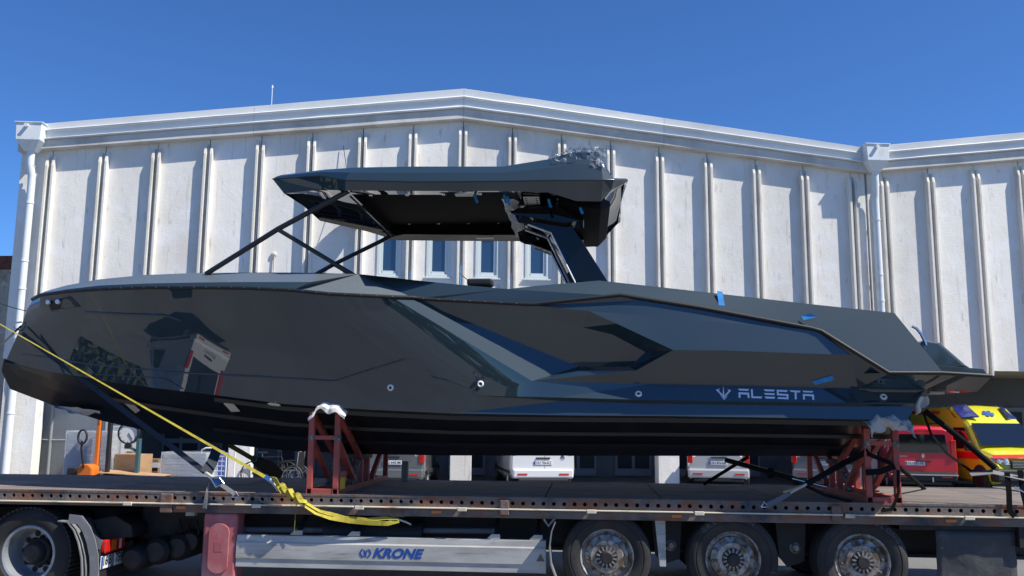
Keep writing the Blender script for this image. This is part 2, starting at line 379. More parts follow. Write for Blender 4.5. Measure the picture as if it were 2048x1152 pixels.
def outlet(parent, c, zt_):
    """rain head and its pipe"""
    L = dict(local=True)
    h = MB(); A = [(c-.36, -.62, zt_), (c+.36, -.62, zt_), (c+.36, -.06, zt_), (c-.36, -.06, zt_)]
    B = [(p[0]*.93 + c*.07, p[1], zt_-.50) for p in A]; C_ = [(c + (p[0]-c)*.40, -.34 + (p[1]+.34)*.40, zt_-.80) for p in A]
    h.v = [V(p) for p in A + B + C_]; h.f = [(0,1,5,4),(1,2,6,5),(2,3,7,6),(3,0,4,7),(4,5,9,8),(5,6,10,9),(6,7,11,10),(7,4,8,11),(8,9,10,11),(3,2,1,0)]
    rh = h.build('rain_head', m_pipe, parent, bevel=.01, **L)
    MB().box(c-.39, c+.39, -.65, -.03, zt_, zt_+.025).build('rim', m_pipe, rh, **L)
    MB().tube([(c-.05, -.60, zt_-.09), (c-.04, -.72, zt_-.10)], .055, 12).build('overflow_spout', m_pipe, rh, smooth=40, **L)
    MB().tube([(c, -.34, zt_-.76), (c, -.34, zt_-1.15), (c+.03, -.25, zt_-1.45), (c+.03, -.22, zt_-1.7), (c+.03, -.22, .1)], .105, 16).build('downpipe', m_pipe, parent, smooth=40, **L)
    for z in (zt_-1.2, zt_-2.3, zt_-4.0, zt_-4.8, zt_-6.2, zt_-8.3):
        MB().tube([(c+.03+(.0 if z < zt_-1.6 else -.02), -.22 - (0 if z < zt_-1.6 else .08), z), (c+.03, -.22 - (0 if z < zt_-1.6 else .08), z+.05)], .118, 16).build('pipe_clamp', m_pipe, parent, smooth=40, **L)
main = thing('industrial_hall', BO, 'white gabled hall with pairs of concrete ribs behind the boat', 'building', BYAW)
hall(main, [-12 + 1.5*k for k in range(17)], -12.9, 12.46, lambda s: 10.86 - .106*abs(s), lambda s: 11.80 - .121*abs(s), 0, [-12.17, -6.18, .09, 6.15, 12.1], [-2.12, -.67, .78, 2.26])
outlet(main, -12.47, 10.24); outlet(main, 12.62, 10.32)
side = thing('neighbouring_hall', FR @ V((12.5, 0, 0)), 'second white ribbed hall joined on at the right edge', 'building', BYAW)
FRAME[side.name] = FR                                               # built in the same front frame
_side0 = set(bpy.data.objects)
hall(side, [13.02 + 1.47*k for k in range(8)], 12.50, 25.0, lambda s: 9.56 + .106*(s-12.5), lambda s: 10.34 + .121*(s-12.5), 99, [18.9, 24.6])
for o in set(bpy.data.objects) - _side0:
    if o.parent == side: o.location = (-12.5, 0, 0)
# things on the wall and the roof
s_, z_ = fac(700, 432, .3)
dish = thing('satellite_dish', FR @ V((s_, -.02, z_)), 'grey satellite dish on the wall behind the front of the hardtop', 'satellite dish', BYAW)
prof = [(0, .0), (.12, .012), (.24, .045), (.34, .095), (.40, .14), (.405, .13), (.34, .08), (.24, .03), (0, -.015)]
mb = MB().lathe(prof, axis='Z', n=28); R_ = Matrix.Translation((0, -.42, 0)) @ Matrix.Rotation(radians(62), 4, 'Y') @ Matrix.Rotation(radians(25), 4, 'X')
mb.v = [R_ @ p for p in mb.v]; mb.build('reflector', m_guard, dish, smooth=50, local=True)
MB().tube([(0, .0, -.25), (0, -.3, -.22), (0, -.42, .0)], .025, 8).build('bracket', m_post, dish, local=True)
MB().tube([R_ @ V((0, -.38, .12)), R_ @ V((0, -.05, .42))], .014, 6).build('feed_arm', m_post, dish, local=True)
MB().box(-.05, .05, -.05, .05, -.04, .06, R_ @ Matrix.Translation((0, -.03, .45))).build('feed_horn', m_post, dish, local=True, bevel=.01)
MB().tube([R_ @ V((0, -.02, .42)), (.05, -.5, .55), (-.12, -.2, 1.2), (-.3, -.06, 2.2)], .010, 5).build('cable', m_rubber, dish, local=True)
s_, z_ = fac(547, 508, .1)
lamp = thing('cable_rosette', FR @ V((s_, -.02, z_)), 'small round cable rosette with a conduit on the ribbed wall', 'wall fitting', BYAW)
MB().lathe([(0, -.05), (.05, -.05), (.08, -.03), (.085, 0), (0, 0)], n=14).build('rosette', m_band, lamp, local=True, smooth=50)
MB().tube([(.02, -.03, -.06), (.02, -.04, -.5), (.02, -.03, -1.6)], .022, 6).build('conduit', m_band, lamp, local=True)
a_ = FR @ V((-5.4, 3.0, 0)); zt0 = 11.80 - .121*5.4 - .1
d_ = ray(544, 190); P_ = CAM + d_*((a_.y - CAM.y)/d_.y)
ant = thing('roof_antenna', (P_.x, P_.y, zt0), 'thin pale antenna mast with red steel frame on the roof', 'antenna', BYAW)
top_z = (CAM + ray(544, 170)*((a_.y - CAM.y)/ray(544, 170).y)).z - zt0
MB().tube([(0, 0, -.1), (0, 0, top_z)], .013, 6).build('mast', m_pipe, ant, local=True)
MB().lathe([(0, 0), (.03, .01), (.03, .08), (0, .10)], (0, 0, top_z-.12), 'Z', 10).build('tip', m_pipe, ant, local=True)
mb = MB()
for a, b in (((-.3, 0, -.1), (-.3, 0, .75)), ((.42, .2, -.1), (.42, .2, 1.15)), ((.25, 0, -.1), (.25, 0, .95)), ((-.35, 0, .65), (.6, .1, .85)), ((.25, 0, .9), (.7, .3, .55)), ((-.5, 0, .55), (.3, 0, .6))): mb.tube([a, b], .028, 6)
mb.build('steel_frame', mat('antenna_red', (.38, .03, .03), .6), ant, local=True)
# old rendered wall at the left edge
ow = thing('old_wall', V((-19.6, 15.1, 0)), 'stained old rendered wall with rusty coping at left edge', 'wall')
zt1 = (CAM + ray(5, 512)*((15.0 - CAM.y)/ray(5, 512).y)).z; x1_ = (CAM + ray(31, 600)*((15.0 - CAM.y)/ray(31, 600).y)).x
MB().box(x1_-6, x1_, 15.0, 15.5, -.1, zt1-.42).build('masonry', m_oldwall, ow, bevel=.02)
MB().box(x1_-6.1, x1_-.12, 14.95, 15.55, zt1-.418, zt1).build('coping', m_rust, ow, bevel=.015)
MB().box(x1_-.20, x1_+.12, 14.90, 14.998, zt1-.60, zt1-.52).build('steel_bracket', m_rust, ow)
# far trees on the other side of the yard, seen only in the gloss of the hull
mb = MB()
for i in range(9000):
    x = rnd.uniform(-70, 70); hgt = 5.5 + 3*noise.noise(V((x*.09, 0, 0))) + 2.0*noise.noise(V((x*.35, 4, 0)))
    z = hgt*(1 - rnd.random()**1.8); y = -58 + rnd.uniform(-3, 3)
    if i > 5200: x, y = -44 + rnd.uniform(-3, 3), -24 + x*.5                       # the belt turns along the left of the yard
    r = rnd.uniform(.35, .9); a = rnd.uniform(0, pi); b = rnd.uniform(-.9, .9)
    u = V((cos(a), sin(a), b)).normalized()*r; w = V((-sin(a)*.4, cos(a)*.4, 1)).normalized()*r
    c = V((x, y, z)); mb.add([c-u-w*.6, c+u-w*.4, c+u*.5+w, c-u*.8+w*.7], [(0, 1, 2, 3)])
tag(mb.build('far_trees', m_leaf, recalc=False), 'dark green tree belt across the yard reflected in the hull', 'trees', kind='stuff')

# ------------------------------------------------------------------ the motor boat
boat = thing('motor_boat', (-2.0, 0, 1.45), 'dark slate grey motor yacht with faceted hull and hardtop on the trailer', 'boat')
class Facets:
    """named corners; every facet is a polygon of corners on the near side, mirrored to the far side"""
    def __init__(s): s.p = {}; s.q = {}; s.tri = []
    def pt(s, n, px, py, Y): s.p[n] = at(px, py, Y); s.q[n] = V((px, py, 0)); return s.p[n]
    def pl(s, n, px, py, *abc): s.p[n] = on_plane(px, py, *[s.p[k] for k in abc]); s.q[n] = V((px, py, 0)); return s.p[n]
    def face(s, *names):
        for t in tessellate_polygon([[s.q[n] for n in names]]): s.tri.append([s.p[names[i]] for i in t])
    def grid(s, rows):
        for i in range(len(rows)-1):
            for j in range(len(rows[0])-1):
                a, b, c, d = [s.p[n] for n in (rows[i][j], rows[i][j+1], rows[i+1][j+1], rows[i+1][j])]
                s.tri.append([a, b, c, d])
    def mb(s, mirror=True):
        m = MB()
        for t in s.tri:
            m.add(t, [tuple(range(len(t)))])
            if mirror: m.add([V((p.x, -p.y, p.z)) for p in t][::-1], [tuple(range(len(t)))])
        return m
def mir(p): return V((p[0], -p[1], p[2]))
H = Facets()
# --- forward topsides: rail line, knee and chine, column by column from the stem
sheer = [(65,600,-.03),(80,592,-.36),(130,585,-.72),(200,580,-1.02),(290,577,-1.26),(390,577,-1.43),(490,578,-1.54),(580,582,-1.60),(660,590,-1.62)]
chine = [(10,726,-.03),(62,735,-.26),(130,748,-.56),(215,763,-.82),(310,776,-1.02),(430,790,-1.18),(570,808,-1.31),(730,819,-1.40),(905,827,-1.46)]
stem = [(65,600),(54,620),(45,645),(34,671),(22,699),(10,726)]
last = [(660,590),(722,637),(795,692),(872,745),(948,791),(905,827)]
H.pt('S', 660, 590, -1.62); H.pt('T', 1064, 762, -1.552); H.pt('Q', 948, 791, -1.543)
rows = []
for r in range(6):
    t = r/5; row = []
    for c in range(9):
        n = 'f%d_%d' % (r, c); row.append(n)
        if c == 0: H.pt(n, *stem[r], -.03)
        elif c == 8:
            if r in (0, 4): H.p[n] = H.p['S' if r == 0 else 'Q']; H.q[n] = H.q['S' if r == 0 else 'Q']
            elif r < 4: H.pl(n, *last[r], 'S', 'T', 'Q')
            else: H.pt(n, *last[r], -1.50)
        else:
            a, b = at(*sheer[c]), at(*chine[c]); p = a.lerp(b, t)
            p.y += .075*sin(pi*t)*(1 - c/8)**.6*(1 if c > 1 else .6)        # hollow flare towards the bow
            p.y += .03*sin(pi*t)*(c/8)
            H.p[n] = p; H.q[n] = V((0, 0, 0))
    rows.append(row)
H.grid(rows)
front_tris = len(H.tri)
# --- faceted flank amidships and aft
H.pl('A', 787, 596, 'S', 'T', 'Q')
H.face('S', 'A', 'T', 'Q', 'f3_8', 'f2_8', 'f1_8')
H.pt('G1', 983, 684, -1.455); H.pl('B', 830, 597, 'A', 'T', 'G1'); H.pl('G2', 1037, 717, 'A', 'T', 'G1')
H.face('A', 'B', 'G1', 'G2', 'T')
H.pt('U2', 1014, 675, -1.385); H.pl('U1', 885, 622, 'G1', 'G2', 'U2'); H.pl('U3', 1157, 733, 'G1', 'T', 'U2')
H.pt('R1', 1065, 611, -1.53); H.pl('R0', 848, 600, 'U1', 'U3', 'R1')
H.face('B', 'R0', 'U1', 'G1'); H.face('U1', 'U2', 'G2', 'G1'); H.face('U2', 'U3', 'T', 'G2')
for n, x, y in (('P1',1096,635),('P2',1166,655),('P3',1225,669),('P4',1291,704),('P5',1260,733)): H.pl(n, x, y, 'U1', 'U3', 'R1')
H.face('R0', 'R1', 'P1', 'P2', 'P3', 'P4', 'P5', 'U3', 'U2', 'U1')
H.pt('X3', 1450, 701, -1.70); H.pt('X4', 1702, 710, -1.68); H.pt('R4', 1620, 658, -1.635); H.pt('b1', 1300, 768, -1.47)
for n, x, y in (('R2',1240,592),('R3',1400,617),('X1',1274,601),('X2',1330,635)): H.pl(n, x, y, 'X3', 'X4', 'R4')
for n, x, y in (('O3',1346,700),('O4',1272,741),('O5',1157,743),('b2',1500,772),('b3',1716,777),('b4',1851,779)): H.pl(n, x, y, 'X3', 'X4', 'b1')
H.pt('N11', 1014, 578, -1.50); H.pt('N17', 1789, 626, -1.585)
for n, x, y in (('R5',1642,664),('R6',1777,748),('R7',1885,748)): H.pl(n, x, y, 'N11', 'N17', 'R4')
H.pt('O1', 1178, 622, -1.61); H.pt('O2', 1233, 647, -1.665)
H.face('R1', 'R2', 'X1', 'O1'); H.face('O1', 'X1', 'X2', 'O2'); H.face('O2', 'X2', 'X3', 'O3')
H.face('R2', 'R3', 'R4', 'R5', 'X4', 'X3', 'X2', 'X1'); H.face('R5', 'R6', 'X4')
H.face('R1', 'O1', 'P2', 'P1'); H.face('P2', 'O1', 'O2', 'P3'); H.face('P3', 'O2', 'O3', 'P4'); H.face('P4', 'O3', 'O4', 'P5'); H.face('P5', 'O4', 'O5', 'U3')
H.face('T', 'U3', 'O5')
H.face('T', 'O5', 'O4', 'b1'); H.face('O4', 'O3', 'X3', 'b2', 'b1'); H.face('X3', 'X4', 'b3', 'b2'); H.face('X4', 'R6', 'b4', 'b3')
H.pt('c2', 1300, 800, -1.565)
for n, x, y in (('c1',1120,795),('c3',1500,803),('c4',1716,806)): H.pl(n, x, y, 'b1', 'b3', 'c2')
H.pt('c5', 1829, 807, H.p['c4'].y + .02)
H.face('T', 'b1', 'c2', 'c1'); H.face('b1', 'b2', 'c3', 'c2'); H.face('b2', 'b3', 'c4', 'c3'); H.face('Q', 'T', 'c1')
H.pt('h1', 1745, 784, -1.45); H.pt('h2', 1838, 785, -1.45); H.pt('h3', 1815, 801, -1.50); H.pt('h4', 1735, 801, -1.50)
H.face('b3', 'b4', 'h2', 'h1'); H.face('b4', 'c5', 'h3', 'h2'); H.face('c5', 'c4', 'h4', 'h3'); H.face('c4', 'b3', 'h1', 'h4'); H.face('h1', 'h2', 'h3', 'h4')
for i, (x, y) in enumerate(((1120,802),(1300,807),(1500,810),(1716,813),(1828,813))): H.pt('d%d' % (i+1), x, y, -1.50)
for i, (x, y) in enumerate(((1150,831),(1330,832),(1530,835),(1730,839),(1815,841))): H.pt('e%d' % (i+1), x, y, -1.535)
H.p['e0'] = H.p['f5_8']; H.q['e0'] = V((905, 827, 0))
H.face('Q', 'c1', 'd1'); H.face('Q', 'd1', 'e1', 'e0')
for i in range(1, 5): H.face('c%d' % i, 'c%d' % (i+1), 'd%d' % (i+1), 'd%d' % i); H.face('d%d' % i, 'd%d' % (i+1), 'e%d' % (i+1), 'e%d' % i)
# --- stern platform
H.pt('R8', 1983, 754, H.p['R7'].y + .03); H.pt('k2', 1954, 783, -1.50)
H.face('R6', 'R7', 'R8', 'k2', 'b4')
hull_mb = H.mb()
mid = lambda n: V((H.p[n].x, 0, H.p[n].z))
for a, b in (('b4', 'c5'), ('c5', 'd5'), ('d5', 'e5'), ('R8', 'k2'), ('k2', 'b4')):
    hull_mb.add([H.p[a], H.p[b], mir(H.p[b]), mir(H.p[a])], [(0, 1, 2, 3)])
keel_end = V((H.p['e5'].x + .02, 0, 1.50))
hull_mb.add([H.p['e5'], keel_end, mir(H.p['e5'])], [(0, 1, 2)])
hull = hull_mb.build('hull', m_paint, boat, smooth=14, weld=True)
near = MB(); [near.add(t, [tuple(range(len(t)))]) for t in H.tri]
BVH = BVHTree.FromPolygons([tuple(p) for p in near.v], near.f)
def surf(px, py, off=.004):
    d = ray(px, py).normalized(); h = BVH.ray_cast(CAM, d)
    if h[0] is None: return None, None
    n = h[1] if h[1].dot(d) < 0 else -h[1]; return h[0] + n*off, n
# --- bottom with spray strakes
keel = [(3,742),(20,778),(112,813),(205,842),(300,863),(425,885),(565,901),(725,908),(890,911)]
ch = [H.p['f5_%d' % i] for i in range(9)] + [H.p['e%d' % i] for i in range(1, 6)]
ke = [at(x, y, 0) for x, y in keel]
for i in range(1, 6): c = H.p['e%d' % i]; ke.append(V((c.x, 0, 1.452 + (.04 if i == 5 else 0.01*i))))
ke[-1] = keel_end
fr_ = [0, .07, .34, .345, .64, .645, 1.]; drop = [0, .012, .035, .0, .03, .0, 0]
bm_ = MB()
for sgn in (1, -1):
    rws = []
    for f_, dz in zip(fr_, drop):
        row = []
        for i, (a, b) in enumerate(zip(ch, ke)):
            p = a.lerp(b, f_); k = min(1, i/4.); p.z += .10*sin(pi*f_)*(max(0, 1 - i/5.))   # fuller forefoot
            p.z -= (.035 if f_ == .34 else (.03 if f_ == .64 else 0))*k
            if sgn < 0: p = mir(p)
            row.append(p)
        rws.append(row)
    bm_.grid(rws)
bottom = bm_.build('hull_bottom', m_bottom, boat, smooth=25, weld=True)
for f_, i0, i1 in ((.325, 3, 14), (.625, 5, 13), (.06, 5, 14)):
    st = MB()
    for sgn in (1, -1):
        A_ = []
        for i in range(i0, i1):
            p = ch[i].lerp(ke[i], f_); p = p - V((0, 0, .036 if f_ > .1 else .012)); A_.append(p if sgn > 0 else mir(p))
        st.ribbon(A_, .05, up=(0, -sgn, -.5), t=.02)
    st.build('spray_strake', m_strake, bottom)
# --- deck edge and coamings
D = Facets(); D.p.update(H.p); D.q.update(H.q)
for c in range(9): D.q['f0_%d' % c] = V((sheer[c][0], sheer[c][1], 0))
Mp = [(67,598,-.01),(82,589,-.34),(130,579,-.70),(200,571,-1.0),(290,567,-1.22),(390,565,-1.39),(490,564,-1.50),(622,564,-1.56)]
Np = [(70,594,-.005),(89,583,-.22),(132,571,-.44),(196,559,-.64),(286,550,-.82),(390,546,-.96),(490,545,-1.04),(590,545,-1.10),(717,548,-1.20)]
for i, p in enumerate(Mp): D.pt('M%d' % i, *p)
for i, p in enumerate(Np): D.pt('N%d' % i, *p)
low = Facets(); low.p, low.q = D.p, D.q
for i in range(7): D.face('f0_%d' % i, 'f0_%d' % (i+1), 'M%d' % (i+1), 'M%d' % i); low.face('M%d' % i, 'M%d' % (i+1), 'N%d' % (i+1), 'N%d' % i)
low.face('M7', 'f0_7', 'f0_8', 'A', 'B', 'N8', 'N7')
for n, x, y in (('N9',745,551),('N10',873,565),('N12',1069,572),('N13',1198,561),('N14',1300,572),('N15',1435,587),('N16',1620,608)): D.pl(n, x, y, 'N11', 'N17', 'R4')
D.pl('N18', 1885, 744, 'N11', 'N17', 'R4')
D.face('B', 'R0', 'R1', 'N11', 'N10', 'N9', 'N8'); D.face('R1', 'R2', 'N13', 'N12', 'N11'); D.face('R2', 'R3', 'N15', 'N14', 'N13')
D.face('R3', 'R4', 'N16', 'N15'); D.face('R4', 'R5', 'R6', 'R7', 'N18', 'N17', 'N16')
dm = D.mb()
# foredeck crown, side decks, inner coaming and cockpit sole
for i in range(8):
    a, b = D.p['N%d' % i], D.p['N%d' % (i+1)]; rows_ = []
    for p in (a, b): rows_.append([V((p.x, p.y*(1 - 2*k/8), p.z + .05*(1 - abs(1 - 2*k/8)**2)*min(1, abs(p.y)))) for k in range(9)])
    dm.grid(rows_)
inn = []
for i in range(8, 18):
    p = D.p['N%d' % i]; inn.append((p, V((p.x, p.y + .20, p.z + .004)), V((p.x, p.y + .22, 2.62))))
for sgn in (1, -1):
    rr = [[q if sgn > 0 else mir(q) for q in t] for t in inn]; dm.grid(rr)
dm.grid([[t[2], mir(t[2])] for t in inn])
t0 = inn[0]; dm.add([t0[0], t0[2], mir(t0[2]), mir(t0[0])], [(0, 1, 2, 3)])
p17, p18 = D.p['N17'], D.p['N18']
dm.add([p17, p18, V((p18.x, p18.y+.22, p18.z)), V((p17.x, p17.y+.22, p17.z))], [(0, 1, 2, 3)]); dm.add([mir(p) for p in (p17, p18, V((p18.x, p18.y+.22, p18.z)), V((p17.x, p17.y+.22, p17.z)))], [(0, 1, 2, 3)])
r6, r7, r8 = H.p['R6'], H.p['R7'], H.p['R8']
dm.add([V((2.6, r6.y+.05, r6.z+.01)), r7 + V((0, .02, .01)), r8 + V((0, .02, .01)), mir(r8 + V((0, .02, .01))), mir(r7 + V((0, .02, .01))), V((2.6, -r6.y-.05, r6.z+.01))], [(0, 1, 2, 3, 4, 5)])
dm.build('deck_moulding', m_paint2, boat, smooth=14, weld=True)
low.mb().build('foredeck_edge', m_slate_sunlit, boat, smooth=14, weld=True)
# --- rub rail with its screws
rail_n = ['f0_%d' % i for i in range(9)] + ['A', 'B', 'R0', 'R1', 'R2', 'R3', 'R4', 'R5', 'R6', 'R7', 'R8']
rp = [H.p[n] + V((0, -.008, .010)) for n in rail_n]
full = [mir(p) for p in reversed(rp)] + rp
rail = MB().tube(full, .021, 8).build('rub_rail', m_rubber, boat, smooth=50)
sc_ = MB()
for a, b in zip(rp[:12], rp[1:13]):
    n_ = max(1, int((b-a).length/.15))
    for k in range(n_): c = a.lerp(b, k/n_) + V((0, -.020, .003)); sc_.box(c.x-.0035, c.x+.0035, c.y-.002, c.y+.006, c.z-.0035, c.z+.0035)
tag(sc_.build('rail_screws', m_chrome, rail), kind='stuff')
# --- styling groove and spray edge on the forward flank
def on_hull_tube(name, pts, r, m, parent, off=.0):
    q = []
    for (x, y) in pts:
        p, n = surf(x, y, off)
        if p: q.append(p)
    return MB().tube(q, r, 6).build(name, m, parent, smooth=60)
def dense(pts, k=6):
    o = []
    for a, b in zip(pts[:-1], pts[1:]): o += [(a[0]+(b[0]-a[0])*i/k, a[1]+(b[1]-a[1])*i/k) for i in range(k)]
    return o + [pts[-1]]
on_hull_tube('styling_line', dense([(45,708),(110,717),(172,727),(340,744),(520,753),(670,762),(745,738),(823,714)]), .011, m_paint2, hull)
on_hull_tube('styling_line', dense([(172,727),(192,748),(330,757),(366,778)]), .008, m_paint2, hull)
on_hull_tube('spray_edge', dense([(172,624),(250,628),(325,630),(362,640)]), .014, m_paint2, hull)
on_hull_tube('exhaust_trim', dense([(1717,778),(1850,780)]), .010, m_paint2, hull); on_hull_tube('exhaust_trim', dense([(1717,806),(1827,807)]), .008, m_paint2, hull)
# --- decals, tapes and fittings on the flank
def decal(name, poly, m, parent, off=.005, sub=1, thick=0):
    mb_ = MB(); ps = []
    pl_ = dense(poly + [poly[0]], sub)[:-1]
    for (x, y) in pl_:
        p, n = surf(x, y, off)
        if p is None: return None
        ps.append(p)
    q = [V((x, y, 0)) for x, y in pl_]
    mb_.add(ps, [tuple(t) for t in tessellate_polygon([q])])
    return mb_.build(name, m, parent, recalc=False)
def lg(pts): return [(1380 + x/6.4, 720 + y/6.4) for x, y in pts]
letters = [[[(612,370),(755,375),(745,398),(630,393)], [(620,415),(755,422),(763,490),(738,488),(733,447),(644,442),(648,487),(622,485)]],
 [[(778,375),(802,377),(806,468),(925,472),(913,495),(785,490)]],
 [[(942,378),(1085,383),(1073,406),(960,402)], [(945,425),(1088,430),(1076,453),(962,449)], [(950,470),(1092,475),(1078,499),(970,496)]],
 [[(1108,383),(1250,390),(1238,413),(1133,408),(1135,432),(1258,440),(1260,507),(1116,500),(1126,478),(1236,483),(1234,462),(1111,455)]],
 [[(1272,390),(1415,397),(1402,419),(1363,417),(1366,508),(1340,506),(1337,415),(1290,412)]],
 [[(1438,395),(1578,402),(1563,421),(1452,416)], [(1442,437),(1585,443),(1590,515),(1565,513),(1561,469),(1466,463),(1470,512),(1447,510)]]]
for L_ in letters:
    first = None
    for pl_ in L_:
        o = decal('letter' if first is None else 'letter_stroke', lg(pl_), m_letter, hull if first is None else first)
        if first is None: first = o
em = None
for pl_ in ([(425,322),(437,430),(434,474),(418,440)], [(330,385),(384,368),(364,388),(434,468),(434,492)], [(527,393),(475,371),(496,392),(434,468),(434,492)], [(380,452),(434,497),(490,455),(437,516)]):
    o = decal('emblem' if em is None else 'emblem_blade', lg(pl_), m_letter, hull if em is None else em, off=.006)
    if em is None: em = o
for pl_, lb in (([(1433,583),(1444,585),(1449,614),(1437,615)], 'blue tape over the coaming edge'), ([(1624,762),(1664,750),(1668,757),(1664,761),(1630,769)], 'blue tape strip above the boat name')):
    if pl_[0][1] < 600:
        a = [D.p['N15']]; pts3 = [on_plane(x, y, D.p['N11'], D.p['N17'], H.p['R4']) + V((0, -.03, .004)) for x, y in pl_]
        o = MB().add(pts3, [(0, 1, 2, 3)]).build('masking_tape', m_bluetape, boat, recalc=False)
    else: o = decal('masking_tape', pl_, m_bluetape, boat, off=.006)
    tag(o, lb)
pts3 = [on_plane(x, y, D.p['N11'], D.p['N17'], H.p['R4']) for x, y in ((1601,632),(1618,628),(1632,635),(1605,641))]
pts3 = [p + V((0, -.03 - .03*(i in (1, 2)), .0)) for i, p in enumerate(pts3)]
tag(MB().add(pts3, [(0, 1, 2, 3)]).build('masking_tape', m_bluetape, boat, recalc=False), 'blue tape tab lifting off the coaming')
def thru(px, py, r=.036):
    p, n = surf(px, py, .0)
    if p is None: return
    M_ = Matrix.Translation(p) @ n.to_track_quat('Y', 'Z').to_matrix().to_4x4()
    f_ = MB().lathe([(.016, -.02), (.016, .012), (.022, .018), (.030, .016), (r, .006), (r, -.005)], n=20); f_.v = [M_ @ q for q in f_.v]
    o = f_.build('through_hull_fitting', m_white, hull, smooth=50)
    g_ = MB().lathe([(0, .004), (.0175, .004)], n=16); g_.v = [M_ @ q for q in g_.v]; g_.build('bore', m_rubber, o)
for x, y in ((781,775),(961,768),(1277,788),(1767,794)): thru(x, y)
# --- bow: locker recess, eye, scuffed wrapping under the forefoot
for k, pl_ in enumerate(([(95,603),(140,592),(160,613),(104,622)],)):
    o = decal('anchor_locker', pl_, m_gloss, hull, off=.004, sub=3)
on_hull_tube('locker_edge', dense([(95,603),(140,592),(160,613),(104,622),(95,603)]), .007, m_paint2, hull)
for x, y in ((99, 605), (118, 604)):
    p, n = surf(x, y, .0)
    if p: MB().lathe([(0, -.045), (.028, -.04), (.03, .0)], p, n=12).build('locker_catch', m_letter, hull, smooth=50)
p, n = at(42, 652, -.06), None
MB().tube([p + V((-.02, 0, -.05)), p + V((-.09, 0, -.03)), p + V((-.09, 0, .04)), p + V((0, 0, .05))], .012, 8).build('bow_eye', m_chrome, boat, smooth=60)
bvb = BVHTree.FromPolygons([tuple(p) for p in bm_.v], bm_.f)
def surf_b(px, py, off=.006):
    d = ray(px, py).normalized(); best = None
    for B_ in (BVH, bvb):
        h = B_.ray_cast(CAM, d)
        if h[0] is not None and (best is None or h[3] < best[3]): best = h
    if best is None: return None, None
    n = best[1] if best[1].dot(d) < 0 else -best[1]; return best[0] + n*off, n
for pl_, lb in (([(241,799),(256,797),(281,820),(272,826)], 'long strip of pale tape on the forward chine'), ([(447,806),(463,802),(481,822),(463,823)], 'pale tape tab near the front cradle'), ([(534,806),(552,803),(562,810),(549,815)], 'torn pale tape scrap nearest the front cradle')):
    ps = [surf_b(x, y)[0] for x, y in pl_]
    if all(ps): tag(MB().add(ps, [(0, 1, 2, 3)]).build('masking_tape', m_beige, boat, recalc=False), lb)
mb = MB(); rws = []
for i in range(9):
    x = 108 + 12*i; row = []
    for j in range(4):
        y = 809 + i*1.2 + j*(4.5 if i < 7 else 2); p, n = surf_b(x, y, .0)
        q = (p + V((0, -.03, -.01))) if p else at(x, y, -.12)
        row.append(crumple(q, .03, 9))
    rws.append(row)
tag(mb.grid(rws).build('protective_film', m_cloth, boat, smooth=60), 'crumpled white film under the forefoot')
# --- stern: sunpad, steps, grab rail, transom bracket
prof = [(1838,700),(1846,679),(1882,685),(1934,730),(1945,737),(1846,745)]
A_ = [at(x, y, -1.22) for x, y in prof]
MB().prism(A_, [mir(p) for p in A_]).build('aft_sunpad', m_paint2, boat, bevel=.03)
prof = [(1872,730),(1968,738),(1976,748),(1880,747)]
A_ = [at(x, y, -1.40) for x, y in prof]
MB().prism(A_, [mir(p) for p in A_]).build('bathing_platform', m_paint2, boat, bevel=.01)
g0 = [at(x, y, -1.28) for x, y in ((1824,652),(1833,657),(1842,668),(1849,682),(1852,690))]
MB().tube(g0, .016, 8).build('grab_rail', m_chrome, boat, smooth=60)
MB().tube([at(1872,783,-1.2), at(1890,781,-1.2), at(1918,784,-1.2)], .012, 6).build('transom_bracket', m_chrome, boat)
MB().box(*[c for a, b in zip(at(1860,788,-1.3), at(1882,783,-1.2)) for c in sorted((a, b))]).build('transom_hinge', m_galv, boat, bevel=.006)
p = at(955, 567, -1.28); mb = MB()
mb.box(p.x-.11, p.x+.17, p.y-.08, p.y+.12, p.z-.03, p.z+.045); 
mb.build('rolled_cover', m_rubber, boat, bevel=.02)
MB().tube([at(918, 545, -1.2), at(935, 560, -1.2)], .006, 5).build('cover_cord', m_rubber, boat)

# --- hardtop
T = Facets()
st_ = [ # silhouette edge, rim crease, lower rim
 ((562,350,-.74),(545,358,-.80),(568,387,-.74)), ((650,339,-1.06),(640,352,-1.20),(636,379,-1.14)), ((712,335,-1.24),(691,361,-1.43),(690,381,-1.39)),
 ((825,333,-1.25),(825,364,-1.43),(825,382,-1.39)), ((1005,333,-1.25),(1000,363,-1.43),(996,382,-1.39)), ((1099,318,-1.22),(1099,361,-1.43),(1099,385,-1.38)),
 ((1145,304,-1.18),(1150,361,-1.42),(1152,402,-1.33)), ((1198,304,-1.14),(1206,360,-1.40),(1202,403,-1.28)), ((1222,356,-1.26),(1228,360,-1.33),(1222,381,-1.24)), ((1252,357,-1.04),(1256,360,-1.08),(1249,367,-1.04))]
top_mb = MB(); und_mb = MB()
SA = [[at(*q) for q in s_] for s_ in st_]
SE = [V((a.x*.5 + b.x*.5, a.y + (b.y - a.y)*.80, a.z + (b.z - a.z)*.50)) for a, b, c in SA]      # upper chamfer of the edge
def cent(p, dz): return V((p.x, 0, p.z + dz))
